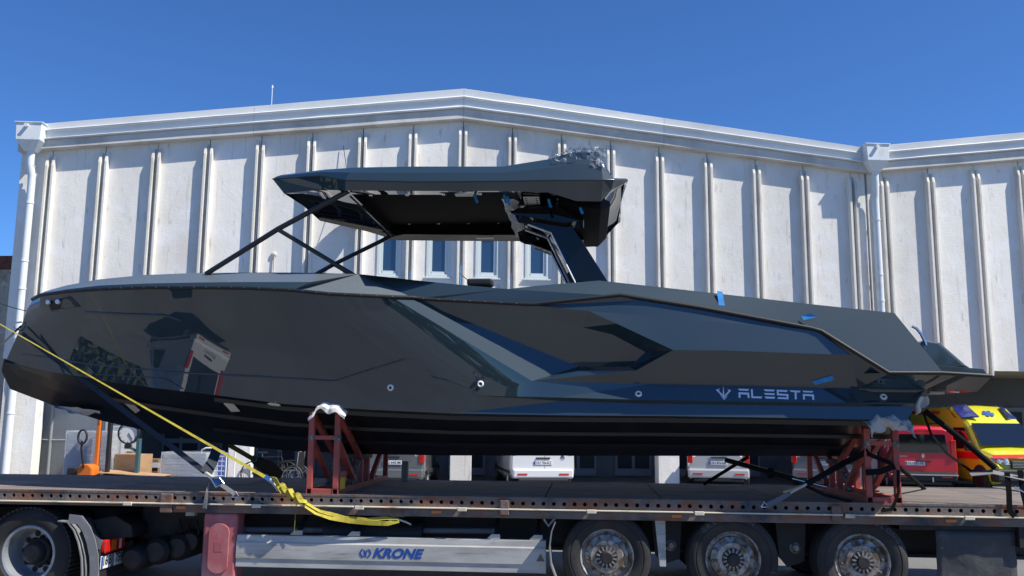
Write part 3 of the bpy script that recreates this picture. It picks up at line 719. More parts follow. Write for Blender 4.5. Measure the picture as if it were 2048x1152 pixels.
for i in range(len(SA)-1):
    for sgn in (1, -1):
        f_ = (lambda p: p) if sgn > 0 else mir
        a, b = SA[i], SA[i+1]
        top_mb.add([f_(cent(a[0], .05)), f_(cent(b[0], .05)), f_(b[0]), f_(a[0])], [(0, 1, 2, 3)])
        ea, eb = SE[i], SE[i+1]
        top_mb.add([f_(a[0]), f_(b[0]), f_(eb), f_(ea)], [(0, 1, 2), (0, 2, 3)])
        top_mb.add([f_(ea), f_(eb), f_(b[1]), f_(a[1])], [(0, 1, 2), (0, 2, 3)])
        top_mb.add([f_(a[1]), f_(b[1]), f_(b[2]), f_(a[2])], [(0, 1, 2), (0, 2, 3)])
        ia, ib = [V((q[2].x, q[2].y*.80, q[2].z + .03)) for q in (a, b)]
        und_mb.add([f_(a[2]), f_(b[2]), f_(ib), f_(ia)], [(0, 1, 2, 3)])
        if i not in (2, 3): und_mb.add([f_(ia), f_(ib), f_(cent(ib, 0)), f_(cent(ia, 0))], [(0, 1, 2, 3)])
for i in (0, len(SA)-1):
    a = SA[i]; pol = [cent(a[0], .05), a[0], SE[i], a[1], a[2], cent(a[2], .03)]
    for f_ in ((lambda p: p), mir): top_mb.add([f_(p) for p in pol], [tuple(range(6))])
hardtop = top_mb.build('hardtop', m_paint, boat, smooth=12, weld=True)
und = und_mb.build('hardtop_lining', m_gloss, hardtop, smooth=12, weld=True)
for f_ in ((lambda p: p), mir):
    MB().tube([f_(s_[1] + V((0, -.004, 0))) for s_ in SA[:9]], .007, 6).build('edge_moulding', m_blkmetal, hardtop, smooth=60)
# open roof well in the lining
x0, x1 = SA[2][2].x, SA[4][2].x; zl = (SA[2][2].z + SA[4][2].z)/2 + .03; yw = 1.39*.80; rb = MB()
for (p, q) in (((x0, -yw), (x1, -yw)), ((x1, -yw), (x1, yw)), ((x1, yw), (x0, yw)), ((x0, yw), (x0, -yw))):
    za = SA[2][2].z + .03 if p[0] == x0 else SA[4][2].z + .03; zb = SA[2][2].z + .03 if q[0] == x0 else SA[4][2].z + .03
    rb.add([(p[0], p[1], za), (q[0], q[1], zb), (q[0], q[1], zl+.13), (p[0], p[1], zl+.13)], [(0, 1, 2, 3)])
rb.add([(x0, -yw, zl+.13), (x1, -yw, zl+.13), (x1, yw, zl+.13), (x0, yw, zl+.13)], [(0, 1, 2, 3)])
rb.build('roof_well', m_matt, hardtop, recalc=False)
MB().tube([(x0-.012, -yw, zl-.012), (x0-.012, yw, zl-.012)], .012, 6).build('roof_well_trim', m_paint2, hardtop)
# masking film and taped scraps on the lining
rws = []; zf = min(SA[4][2].z, SA[5][2].z) + .028
for i in range(15):
    y = -1.06 + 2.12*i/14; rws.append([(x1 + .01 + .03*noise.noise(V((y*3, 1, 0))), y, zf-.012), (x1 + .09, y, zf-.022 + .01*noise.noise(V((y*5, 3, 0)))), (x1 + .17 + .06*noise.noise(V((y*4, 7, 0))), y, zf-.012)])
tag(MB().grid(rws).build('masking_film', m_film, hardtop, smooth=60), 'pale masking film hanging across the hardtop lining')
for (yy, x_, w_) in ((-1.24, x1-.50, .20), (1.15, x1-.55, .24)):
    o = MB().box(x_, x_+w_, yy-.055, yy+.055, zl-.05 if abs(yy) > 1.1 else zl-.004, zl-.042 if abs(yy) > 1.1 else zl + .002).build('taped_patch', m_white, hardtop)
for yy in (-.95, .93):
    o = MB().box(x1+.26, x1+.44, yy-.17, yy+.17, zf-.016, zf-.006).build('mounting_plate', m_white, hardtop)
    sp = MB()
    for dx in (.03, .15):
        for dy in (-.13, -.04, .05, .14): sp.lathe([(0, -.004), (.011, -.004), (.011, .004)], (x1+.26+dx, yy+dy, zf-.018), 'Z', 8)
    tag(sp.build('plate_holes', m_rubber, o), kind='stuff')
for px, py in ((950, 389), (1008, 390), (1015, 393), (1097, 398), (1160, 411)):
    p = at(px, py, -1.12); rr = MB().ribbon([p, p + V((.01, .0, -.05)), p + V((.03, -.01, -.10))], .03); rr.build('tape_tag', m_bluetape, hardtop)
sp = MB()
for i in range(4):
    for yy in (-1.2, -1.0, 1.0): sp.lathe([(0, -.006), (.022, -.006), (.026, .004)], (x0 + .25 + .42*i, yy, zl - (.03 if abs(yy) > 1.1 else -.126)), 'Z', 10)
tag(sp.build('ceiling_spots', m_chrome, hardtop), kind='stuff')
# shreds of clear wrapping over the aft hump
wr = MB(); rws = []
for i in range(37):
    t = i/36; x = 1100 + 108*t; y0 = 318 - 14*min(1, t*2.2); row = []
    for j in range(15):
        q = (j-4)/10.; p = at(x, y0 - 2 + (max(0, q)*34 if q > 0 else 0)*(.35 + t*.9), -1.20 - .13*max(0, q) + .30*max(0, -q)); row.append(crumple(crumple(p, .05, 7), .035, 26) + V((0, -.02, .012)))
    rws.append(row)
wr.grid(rws); wr.f = [f_ for k, f_ in enumerate(wr.f) if rnd.random() > .10 and (k//14 > 20 or noise.noise(V((k//14*.35, (k % 14)*.6, 2))) > .05 + .006*(20 - k//14))]
tag(wr.build('torn_wrapping', m_wrap, hardtop), 'torn shreds of clear plastic wrapping on the hardtop hump')
# pylons, pods and windscreen tubes, both sides
for sgn in (1, -1):
    f_ = (lambda p: p) if sgn > 0 else mir
    face = [(1057,449),(1103,466),(1152,566),(1218,566),(1137,438),(1092,428)]
    A_ = [at(x, y, -.74) for x, y in face]; B_ = [p + V((-.05, .30, 0)) for p in A_]
    py_ = MB().prism([f_(p) for p in A_], [f_(p) for p in B_]).build('pylon', m_gloss, boat, bevel=.012)
    for S_ in (A_, B_):
        MB().tube([f_(p + V((-.008, 0, 0))) for p in S_[:3]], .011, 6).build('edge_trim', m_letter, py_)
    pod = [(1018,424),(1036,416),(1092,411),(1150,408),(1168,440),(1130,446),(1075,437),(1030,430)]
    A_ = [at(x, y, -.86) for x, y in pod]; B_ = [p + V((0, .5, .02)) for p in A_]
    MB().prism([f_(p) for p in A_], [f_(p) for p in B_]).build('pylon_head', m_gloss, boat, bevel=.02)
    MB().tube([f_(at(412, 548, -1.08)), f_(at(556, 458, -1.16)), f_(at(704, 378, -1.22))], .030, 10).build('windscreen_tube', m_blkmetal, boat, smooth=60)
    MB().tube([f_(at(556, 459, -1.16)), f_(at(712, 553, -1.16))], .026, 10).build('windscreen_brace', m_blkmetal, boat, smooth=60)
# aft underside of the hardtop between the pylons
ua = [at(1150, 404, -1.30), at(1203, 405, -1.26), at(1250, 368, -1.02)]
um = MB(); zz = SA[6][2].z - .02
um.prism([(SA[5][2].x, -.95, zl-.02), (SA[6][2].x, -1.15, zz), (SA[7][2].x, -1.1, zz-.02), (SA[8][2].x, -.9, zz+.06), (SA[8][2].x, .9, zz+.06), (SA[7][2].x, 1.1, zz-.02), (SA[6][2].x, 1.15, zz), (SA[5][2].x, .95, zl-.02)],
         [(SA[5][2].x, -.95, zl+.04), (SA[6][2].x, -1.15, zz+.12), (SA[7][2].x, -1.1, zz+.12), (SA[8][2].x, -.9, zz+.12), (SA[8][2].x, .9, zz+.12), (SA[7][2].x, 1.1, zz+.12), (SA[6][2].x, 1.15, zz+.12), (SA[5][2].x, .95, zl+.04)])
um.build('aft_lining', m_matt, hardtop, bevel=.01)

# ------------------------------------------------------------------ flatbed semi-trailer
ZD = 1.064; YN = -1.275                                              # deck height, near edge
XF, XR, XS = -9.4, 5.1, at(336, 1000, YN).x                           # front, rear, step of the gooseneck
trailer = thing('flatbed_trailer', (0, 0, 0), 'low flatbed semi-trailer with rusty perforated edge carrying the boat', 'trailer')
# deck boards
x = XF; n_ = 0; first = None
while x < XR - .3:
    w = min(1.25, XR - x)
    for (ya, yb) in ((-1.20, -.005), (.005, 1.20)):
        o = MB().box(0, w - .012, 0, yb - ya, -.03, 0).build('deck_board', m_deck, trailer, local=True) if first is None or w < 1.25 else share(first, trailer, Matrix.Identity(4))
        o.location = (x, ya, ZD + rnd.uniform(-.003, .003)); first = first or o
    x += 1.25
MB().box(XF, XR, -1.18, 1.18, ZD-.09, ZD-.034).build('floor_frame', m_dark, trailer)
# perforated edge rails
def perforated(sgn):
    mb = MB(); P_ = .1095; R_ = .021; y0 = sgn*1.275; y1 = sgn*1.245; zc = 1.004; h = .042; x = XF + .03
    while x < XR - P_:
        c = x + P_/2
        corners = []
        ring = []; outr = []
        for k in range(12):
            a = 2*pi*k/12 + pi/12; ca, sa = cos(a), sin(a); ring.append((c + R_*ca, zc + R_*sa))
            m_ = max(abs(ca)/(P_/2), abs(sa)/h); outr.append((c + ca/m_, zc + sa/m_))
        o = len(mb.v)
        mb.v += [V((p[0], y0, p[1])) for p in ring] + [V((p[0], y0, p[1])) for p in outr] + [V((p[0], y1, p[1])) for p in ring]
        for k in range(12):
            k2 = (k+1) % 12; mb.f += [(o+k, o+k2, o+12+k2, o+12+k), (o+k, o+24+k, o+24+k2, o+k2)]
        # the four corners of the cell
        for sx, sz, ka, kb in ((1, 1, 0, 2), (-1, 1, 3, 5), (-1, -1, 6, 8), (1, -1, 9, 11)):
            mb.add([(c + sx*P_/2, y0, zc + sz*h)] + [mb.v[o+12+k] for k in range(ka, kb+1)], [tuple(range(kb-ka+2))])
        x += P_
    e = x
    for (za, zb, ya, yb) in ((zc+h, ZD+.004, 1.205, 1.279), (zc-h-.012, zc-h, 1.20, 1.275)):
        mb.box(XF, XR, *sorted((sgn*ya, sgn*yb)), za, zb)
    return mb.build('edge_rail', m_rail, trailer)
perforated(-1); perforated(1)
led = MB(); x = XF
while x < XR:
    L_ = rnd.uniform(.9, 1.7); b = min(XR, x + L_)
    MB().box(x, b-.03-rnd.uniform(0, .05), -1.312, -1.20, .936, .951).build('edge_ledge', m_ledge, trailer, bevel=.004)
    if b < XR - .1: MB().box(b-.06, b+.04, -1.322, -1.300, .915, .956).build('ledge_clip', m_ledge, trailer, bevel=.006)
    x = b
MB().box(XS, XR, -1.272, -1.20, .850, .931).build('side_beam', m_rail, trailer, bevel=.006)
MB().box(XS, XR, 1.20, 1.27, .850, .948).build('side_beam', m_rail, trailer, bevel=.006)
MB().box(XF, XS, -1.262, -1.2, .905, .932).build('gooseneck_beam', m_rail, trailer)
MB().box(XS-.08, XS+.06, -1.300, -1.276, .845, 1.05).build('stake_pocket', m_rail, trailer, bevel=.01)
for px in (1009, 1673):
    c = at(px, 1015, -1.30).x; MB().box(c-.05, c+.05, -1.310, -1.277, .88, 1.04).build('stake_pocket', m_rail, trailer, bevel=.01)
for px in (362, 873, 1353, 1900):
    c = at(px, 1012, -1.28).x; o = MB().box(c-.055, c+.055, -1.286, -1.2725, .885, .918).build('marker_lamp', m_lampo, trailer, bevel=.006)
# chassis
for y in (-.62, .62):
    mb = MB(); mb.box(XS-.6, XR, y-.07, y+.07, ZD-.13, ZD-.095); mb.box(XS-.6, XR, y-.008, y+.008, .48, ZD-.12); mb.box(XS+.3, XR, y-.07, y+.07, .45, .485)
    mb.box(XF, XS-.6, y-.07, y+.07, ZD-.17, ZD-.10)
    mb.build('chassis_beam', m_dark, trailer)
x = XS + .2
while x < XR:
    MB().box(x-.03, x+.03, -1.19, 1.19, ZD-.19, ZD-.10).build('cross_member', m_dark, trailer); x += .62
# wheels
WX = [0, 1.31, 2.62]; WR = .468
def wheel_parts(parent, sgn, c, name='wheel', R=WR, lettering=None):
    """hub centre c; outer face towards sgn*Y"""
    o_ = sgn                                                          # local y: outwards is o_
    rim = MB().lathe([(.10, .10), (.165, .10), (.185, .075), (.225, .06), (.235, .035), (.258, .03), (.262, .085), (.276, .10), (.286, .095), (.282, .06), (.262, -.12), (.25, -.25), (.10, -.25)], n=40)
    rim.v = [V(c) + V((p.x, p.y*o_, p.z)) for p in rim.v]
    w = rim.build(name, m_rim, parent, smooth=35)
    ty = MB().lathe([(.278, .085), (.300, .105), (.340, .118), (.375, .121), (.378, .116), (.392, .116), (.395, .121), (R-.045, .118), (R-.012, .095), (R, .065), (R, .02), (R-.012, .015), (R-.012, .005), (R, 0), (R, -.09), (R-.012, -.095), (R-.012, -.105), (R, -.11), (R, -.20), (R-.03, -.245), (.30, -.25), (.27, -.22)], n=56)
    ty.v = [V(c) + V((p.x, p.y*o_, p.z)) for p in ty.v]; t = ty.build('tyre', m_tyre, w, smooth=30)
    hub = MB().lathe([(0, .150), (.055, .150), (.065, .140), (.07, .118), (.115, .108), (.118, .09), (.118, .05)], n=28)
    hub.v = [V(c) + V((p.x, p.y*o_, p.z)) for p in hub.v]; h = hub.build('hub_cap', m_hub, w, smooth=40)
    nut = MB().lathe([(0, .045), (.013, .042), (.017, .03), (.017, 0)], n=8); nut.v = [V((p.x, p.y*o_, p.z)) for p in nut.v]
    n0 = None
    for k in range(10):
        a = 2*pi*k/10 + .1; loc = V(c) + V((.205*cos(a), .062*o_, .205*sin(a)))
        if n0 is None: n0 = nut.build('wheel_nut', m_rim, w, local=True, smooth=50); n0.location = loc
        else: share(n0, w, Matrix.Translation(loc))
    rb = MB().box(-.009, .009, -.002, .012, .066, .112); rb.v = [V((p.x, p.y*o_, p.z)) for p in rb.v]; r0 = None
    for k in range(14):
        a = 2*pi*k/14; M_ = Matrix.Translation(V(c) + V((0, .108*o_, 0))) @ Matrix.Rotation(a, 4, 'Y')
        if r0 is None: r0 = rb.build('hub_fin', m_rim, w, local=True); r0.matrix_local = M_
        else: share(r0, w, M_)
    if lettering:
        mb = MB()
        for txt, a0 in lettering:
            adv = .16
            for k, chh in enumerate(txt):
                if chh == ' ': continue
                vs, fs = text_faces(chh, .062, 0, .002)
                a = a0 - (k - (len(txt)-1)/2)*adv
                ex = V((sin(a), 0, -cos(a))); ey = V((cos(a), 0, sin(a)))
                mb.add([V(c) + ey*.418 + V((0, .1215*o_, 0)) + ex*p.x*1.15 + ey*p.y for p in vs], fs)
        mb.build('tyre_lettering', m_tyrel, t, recalc=False)
    return w
for i, xw in enumerate(WX):
    wheel_parts(trailer, -1, (xw, -1.115, WR - .003), lettering=[None, [('GREEN-VAN', pi/2 + .15), ('LINGLONG', -pi/2 + .7)], [('LINGLONG', pi/2 - .45)]][i])
    wheel_parts(trailer, 1, (xw, 1.115, WR - .003))
    MB().tube([(xw, -1.0, WR), (xw, 1.0, WR)], .065, 12).build('axle', m_dark, trailer, smooth=50)
    for y in (-.62, .62):
        MB().lathe([(.06, 0), (.13, .03), (.14, .09), (.12, .13), (.14, .17), (.13, .24), (.06, .26)], (xw+.28, y, .56), 'Z', 18).build('air_bellows', m_rubber, trailer, smooth=60)
        MB().prism([(xw-.42, y-.05, .95), (xw-.30, y-.05, .95), (xw-.26, y-.05, .42), (xw-.40, y-.05, .42)], [(xw-.42, y+.05, .95), (xw-.30, y+.05, .95), (xw-.26, y+.05, .42), (xw-.40, y+.05, .42)]).build('spring_hanger', m_dark, trailer)
        MB().bar((xw-.33, y, .45), (xw+.34, y, .54), .09, .06).build('trailing_arm', m_dark, trailer)
# hanger brackets and dull plates visible between the wheels
for xc in (.655, 1.965):
    MB().prism([(xc-.16, -.95, .84), (xc+.16, -.95, .84), (xc+.13, -.95, .42), (xc-.05, -.95, .36), (xc-.13, -.95, .46)], [(xc-.16, -.93, .84), (xc+.16, -.93, .84), (xc+.13, -.93, .42), (xc-.05, -.93, .36), (xc-.13, -.93, .46)]).build('brake_bracket', m_dark, trailer)
    MB().lathe([(0, -.03), (.03, -.03), (.05, 0), (.07, .01)], (xc+.04, -.955, .56), 'Y', 14).build('brake_chamber', m_rim, trailer, smooth=50)
# pale stay between first and second wheel
a, b = at(1320, 1034, -1.2), at(1328, 1134, -1.2)
MB().prism([(a.x-.055, -1.20, .85), (a.x+.055, -1.20, .85), (a.x+.055, -1.20, b.z), (a.x-.01, -1.20, b.z)], [(a.x-.055, -1.16, .85), (a.x+.055, -1.16, .85), (a.x+.055, -1.16, b.z), (a.x-.01, -1.16, b.z)]).build('mudguard_stay', m_galv, trailer, bevel=.006)
# mudguard edge before the first wheel
mb = MB(); pts_ = [at(x, y, -1.2) for x, y in ((1112,1040),(1104,1060),(1100,1090),(1103,1125),(1112,1150),(1120,1165))]
MB().ribbon(pts_, .36, up=(1, 0, .2), t=.012).build('mudguard', m_guard, trailer, smooth=60)
MB().tube([at(1088,1038,-1.22), at(1097,1052,-1.22), at(1110,1036,-1.22)], .014, 6).build('mudguard_bracket', m_galv, trailer)
# rubber flap behind the last wheel
x0_, x1_ = at(1872, 1100, -1.2).x, at(2031, 1100, -1.2).x; z1_ = at(1950, 1062, -1.2).z; rws = []
for i in range(13):
    row = []
    for j in range(11):
        x = x0_ + (x1_-x0_)*i/12; z = z1_ - .56*j/10; row.append((x + .01*noise.noise(V((z*9, 0, x))), -1.21 + .035*noise.noise(V((x*5, z*4, 1)))*(j/10), z))
    rws.append(row)
fl = MB().grid(rws).build('mud_flap', m_flap, trailer, smooth=60)
sd = fl.modifiers.new('thickness', 'SOLIDIFY'); sd.thickness = .008
MB().box(x0_-.35, x1_+.3, -1.19, -.8, z1_+.0, .845).build('rear_box', m_dark, trailer)
MB().box(x1_+.02, x1_+.14, -1.26, -1.1, z1_-.15, .849).build('rear_post', m_dark, trailer)
# side guard with the maker's name
S0, S1 = at(474, 1075, -1.25).x, at(1092, 1075, -1.25).x; zt_, zb_ = at(700, 1073, -1.25).z, at(700, 1140, -1.25).z
prof = [(-1.20, zt_), (-1.245, zt_-.006), (-1.25, zt_-.07), (-1.262, zt_-.085), (-1.262, zb_+.10), (-1.250, zb_+.09), (-1.250, zb_+.01), (-1.20, zb_)]
A_ = [(S0, y, z) for y, z in prof] + [(S0, -1.19, zb_), (S0, -1.19, zt_)]
guard = MB().prism(A_, [(S1, p[1], p[2]) for p in A_]).build('side_guard', m_galv, trailer, bevel=.004)
for px in (590, 705, 985, 1070):
    c = at(px, 1075, -1.23).x; MB().prism([(c-.06, -1.235, zt_+.002), (c+.08, -1.235, zt_+.002), (c+.08, -1.235, zt_+.05), (c-.01, -1.235, zt_+.05)], [(c-.06, -1.21, zt_+.002), (c+.08, -1.21, zt_+.002), (c+.08, -1.21, zt_+.05), (c-.01, -1.21, zt_+.05)]).build('guard_bracket', m_galv, trailer)
    MB().bar((c+.03, -1.2, zt_+.02), (c+.03, -.75, zt_+.30), .04).build('guard_arm', m_dark, trailer)
cx_ = at(797, 1107, -1.2625); text_part('maker_name', 'KRONE', .135, m_blue, guard, (cx_.x, -1.2655, cx_.z), (1, 0, 0), (0, 0, 1), .32, .006, width=.56)
cx_ = at(731, 1106, -1.2625)
for sgn in (-1, 1):
    lp = MB().ribbon([(cx_.x + sgn*(.010+.045*sin(t)), -1.2655, cx_.z - .042*cos(t)*1.0) for t in lin(.25, 2.7, 8)], .016, t=.0015)
    lp.build('crown_mark', m_blue, guard)
MB().prism([(cx_.x-.010, -1.264, cx_.z-.04), (cx_.x+.010, -1.264, cx_.z-.04), (cx_.x+.020, -1.264, cx_.z+.04), (cx_.x, -1.264, cx_.z+.015), (cx_.x-.020, -1.264, cx_.z+.04)], [(cx_.x-.010, -1.2655, cx_.z-.04), (cx_.x+.010, -1.2655, cx_.z-.04), (cx_.x+.020, -1.2655, cx_.z+.04), (cx_.x, -1.2655, cx_.z+.015), (cx_.x-.020, -1.2655, cx_.z+.04)]).build('crown_mark', m_blue, guard)
c = at(1081, 1115, -1.262); MB().prism([(c.x-.045, -1.2622, c.z-.04), (c.x+.045, -1.2622, c.z-.04), (c.x, -1.2622, c.z+.04)], [(c.x-.045, -1.264, c.z-.04), (c.x+.045, -1.264, c.z-.04), (c.x, -1.264, c.z+.04)]).build('warning_sticker', m_rail, guard)
a, b = at(480, 1059, -.95), at(990, 1062, -.95)
MB().tube([a, b], .032, 8).build('side_bar', m_guard, trailer, smooth=60)
MB().tube([(S0+.9, -.95, .62), (S0+2.0, -.95, .62)], .15, 20).build('air_tank', m_dark, trailer, smooth=40)
# extinguisher box
q0, q1 = at(409, 1020, -1.24), at(469, 1160, -1.24)
ex = MB().box(q0.x, q1.x, -1.25, -1.02, q1.z, .848).build('extinguisher_box', m_redbox, trailer, bevel=.03, seg=3)
ov = []
cxx, zt2 = (q0.x+q1.x)/2, at(430, 1046, -1.25).z
for k in range(24):
    a = 2*pi*k/24; ov.append(V((cxx + .115*cos(a)*(1 if sin(a) > 0 else 1), -1.252, zt2 - .10 - (.33 if sin(a) < 0 else 0) + .10*sin(a))))
MB().prism(ov, [p + V((0, -.02, 0)) for p in ov]).build('box_door', m_redbox, ex, bevel=.008)
MB().box(cxx-.045, cxx+.045, -1.2745, -1.2722, zt2-.30, zt2-.20).build('pictogram', mat('faded_print', (.36, .10, .11), .6), ex)
# lamp bracket under the beam
MB().box(*sorted((at(783,1023,-1.1).x, at(810,1023,-1.1).x)), -1.12, -1.10, at(790,1033,-1.1).z, .848).build('hook_plate', m_galv, trailer)
# landing gear
MB().box(XS+.28, XS+.40, -.95, -.83, .28, .93).build('landing_leg', m_dark, trailer)

# ------------------------------------------------------------------ tractor unit (its tail)
tz = -.14
tractor = thing('truck_tractor', (-6.3, 0, tz), 'tail of the truck tractor with silver wheel coupled under the trailer', 'truck')
wc = at(62, 1110, -1.17); wc = V((wc.x, -1.17, .362)); R2 = .5
rim = MB().lathe([(.05, -.16), (.125, -.165), (.13, -.20), (.235, -.20), (.262, -.16), (.272, .0), (.282, .05), (.302, .06), (.318, .055), (.322, .035), (.30, -.05), (.28, -.24), (.05, -.24)], n=48)
rim.v = [wc + V((p.x, -p.y, p.z)) for p in rim.v]; tw = rim.build('wheel', m_rimt, tractor, smooth=35)
ty = MB().lathe([(.305, .045), (.33, .075), (.38, .088), (.43, .085), (.465, .07), (R2, .05), (R2, -.22), (.46, -.25), (.31, -.25)], n=60); ty.v = [wc + V((p.x, -p.y, p.z)) for p in ty.v]
tyo = ty.build('tyre', m_tyre, tw, smooth=30)
lug = MB().box(-.018, .018, -.085, .20, -.003, .014); l0 = None
for k in range(60):
    a = 2*pi*k/60; M_ = Matrix.Translation(wc - FRAME[tractor.name].translation) @ Matrix.Rotation(a, 4, 'Y') @ Matrix.Translation((0, 0, R2))
    if l0 is None: l0 = lug.build('tread_lug', m_tyre, tw, local=True); l0.matrix_local = M_
    else: share(l0, tw, M_)
hub = MB().lathe([(0, .0), (.09, -.002), (.115, -.03), (.12, -.10), (.15, -.12), (.155, -.17)], n=24); hub.v = [wc + V((p.x, -p.y, p.z)) for p in hub.v]; hub.build('hub', m_hub, tw, smooth=40)
hole = MB().lathe([(0, -.196), (.034, -.196)], n=16); hole.v = [V((p.x, -p.y, p.z)) for p in hole.v]; h0 = None
for k in range(10):
    a = 2*pi*k/10; lc = wc - FRAME[tractor.name].translation + V((.205*cos(a), 0, .205*sin(a)))
    if h0 is None: h0 = hole.build('hand_hole', m_rubber, tw, local=True); h0.location = lc
    else: share(h0, tw, Matrix.Translation(lc))
    nl = MB().lathe([(0, -.15), (.016, -.152), (.018, -.2)], n=8); nl.v = [wc + V((p.x + .165*cos(a+.3), -p.y, p.z + .165*sin(a+.3))) for p in nl.v]; nl.build('wheel_nut', m_hub, tw)
ty2 = MB().lathe([(.30, -.32), (.46, -.32), (R2, -.36), (R2, -.58), (.46, -.62), (.30, -.62)], n=40); ty2.v = [wc + V((p.x, -p.y, p.z)) for p in ty2.v]; ty2.build('inner_tyre', m_tyre, tractor, smooth=30)
# far pair
ty3 = MB().lathe([(.30, -.3), (.46, -.3), (R2, -.26), (R2, .2), (.46, .25), (.30, .25), (.28, .1), (.05, .1)], n=36); ty3.v = [V((wc.x, 1.0, wc.z)) + p for p in ty3.v]; ty3.build('far_tyre', m_tyre, tractor, smooth=30)
MB().tube([(wc.x, -.9, wc.z), (wc.x, .9, wc.z)], .11, 14).build('drive_axle', m_dark, tractor, smooth=50)
# mudguard: curved grey strip behind the wheel
pts_ = [at(x, y, -1.12) for x, y in ((139,1038),(158,1040),(170,1056),(179,1080),(185,1110),(186,1140),(185,1165))]
o = MB().ribbon(pts_, .46, up=(1, 0, .3), t=.012).build('mudguard', m_guard, tractor, smooth=60)
pts_ = [at(x, y, -1.34) for x, y in ((138,1038),(160,1040),(173,1058),(182,1082),(188,1112),(189,1140),(188,1168))]
MB().ribbon(pts_, .10, up=(0, -1, 0), t=.012).build('mudguard_lip', m_guard, tractor, smooth=60)
MB().prism([at(x, y, -1.30) for x, y in ((170,1050),(184,1064),(200,1078),(206,1080),(200,1100),(190,1095))], [at(x, y, -1.22) for x, y in ((170,1050),(184,1064),(200,1078),(206,1080),(200,1100),(190,1095))]).build('mudguard_arm', m_guard, tractor)
# rear cross board with lamp and number plate, facing backwards
xb = at(203, 1120, -1.26).x
MB().box(xb-.10, xb-.012, -1.28, -.55, .10, .46).build('tail_board', m_dark, tractor, bevel=.02)
lz0, lz1 = at(205, 1105, -1.2).z, at(205, 1078, -1.2).z
lampo = MB().box(xb-.02, xb+.05, -1.27, -.86, lz0, lz1).build('tail_lamp', m_lampr, tractor, bevel=.02)
MB().box(xb+.046, xb+.054, -1.16, -1.07, lz0+.02, lz1-.02).build('amber_section', m_lampo, lampo)
MB().box(xb+.046, xb+.054, -.99, -.95, lz0+.02, lz1-.02).build('clear_section', m_lampw, lampo)
pz = at(222, 1117, -1.0).z; yA, yB = -1.285, -.82
pl_ = MB().box(xb+.0, xb+.008, yA, yB, pz-.075, pz+.062).build('number_plate', m_plate, tractor, bevel=.003)
MB().box(xb+.0082, xb+.0095, yA+.006, yA+.045, pz-.07, pz+.057).build('plate_band', m_blue, pl_)
text_part('plate_characters', '16 BJJ 759', .140, m_platew, pl_, (xb+.0105, (yA+yB)/2+.02, pz-.006), (0, 1, 0), (0, 0, 1), offset=.004, width=.40)
# frame, coupling, air lines
for y in (-.45, .45): MB().box(-9, -4.6, y-.04, y+.04, .52, .80).build('frame_rail', m_dark, tractor)
f0 = [at(x, y, -.50) for x, y in ((262,1036),(330,1044),(346,1052),(346,1066),(262,1066))]
fr0 = MB().prism(f0, [p + V((0, .03, 0)) for p in f0]).build('frame_end', m_dark, tractor)
for k, (px, py) in enumerate(((272,1045),(290,1044),(305,1048),(318,1052),(330,1056),(338,1050),(338,1060))):
    p = at(px, py, -.506); MB().lathe([(0, 0), (.014, 0)], (p.x, -.5045, p.z), n=8).build('frame_bolt_hole', m_rubber, fr0)
MB().prism([(-6.2, -.4, .90), (-5.1, -.4, .90), (-4.75, -.4, .80), (-6.2, -.4, .80)], [(-6.2, .4, .90), (-5.1, .4, .90), (-4.75, .4, .80), (-6.2, .4, .80)]).build('fifth_wheel', m_dark, tractor, bevel=.02)
for (px, py, r, Y) in ((285,1112,.14,-.75), (330,1098,.15,-.65), (372,1090,.15,-.55), (398,1078,.13,-.5)):
    p = at(px, py, Y); MB().lathe([(0, -.26), (r*.7, -.25), (r, -.2), (r, .3), (0, .32)], p, 'Y', 20).build('air_tank', m_dark, tractor, smooth=40)
for k in range(5):
    p, q = at(360+8*k, 1038+3*(k%3), -.7), at(352+10*k, 1085, -.65); m_ = (p+q)/2 + V((.06*(-1)**k, -.05, 0)); MB().tube([p, m_, q], .013, 6).build('air_line', m_rubber, tractor, smooth=60)
MB().prism([at(x, y, -1.0) for x, y in ((182,1040),(230,1030),(262,1050),(265,1075),(205,1078))], [at(x, y, -1.0)+V((0,.5,0)) for x, y in ((182,1040),(230,1030),(262,1050),(265,1075),(205,1078))]).build('battery_cover', m_dark, tractor, bevel=.02)
MB().box(-9.2, wc.x-.9, -1.1, 1.1, .3, .86).build('tractor_body', m_dark, tractor, bevel=.03)
m_cab = mat('cab_paint', (.16, .165, .17), .35, coat=1)
cab = MB().prism([(-9.55, -1.24, .6), (-9.55, -1.24, 3.55), (-10.2, -1.24, 3.75), (-11.5, -1.24, 3.05), (-11.75, -1.24, 1.6), (-11.75, -1.24, .6)], [(-9.55, 1.24, .6), (-9.55, 1.24, 3.55), (-10.2, 1.24, 3.75), (-11.5, 1.24, 3.05), (-11.75, 1.24, 1.6), (-11.75, 1.24, .6)]).build('cab', m_cab, tractor, bevel=.06)
MB().prism([(-10.75, -1.252, 1.75), (-11.45, -1.252, 1.75), (-11.38, -1.252, 2.55), (-10.75, -1.252, 2.60)], [(-10.75, -1.242, 1.75), (-11.45, -1.242, 1.75), (-11.38, -1.242, 2.55), (-10.75, -1.242, 2.60)]).build('cab_window', m_carglass, cab)
p = at(382, 1022, -1.2); MB().box(p.x-.05, p.x+.05, -1.22, -1.14, p.z-.05, p.z+.03).build('shackle', m_galv, trailer)

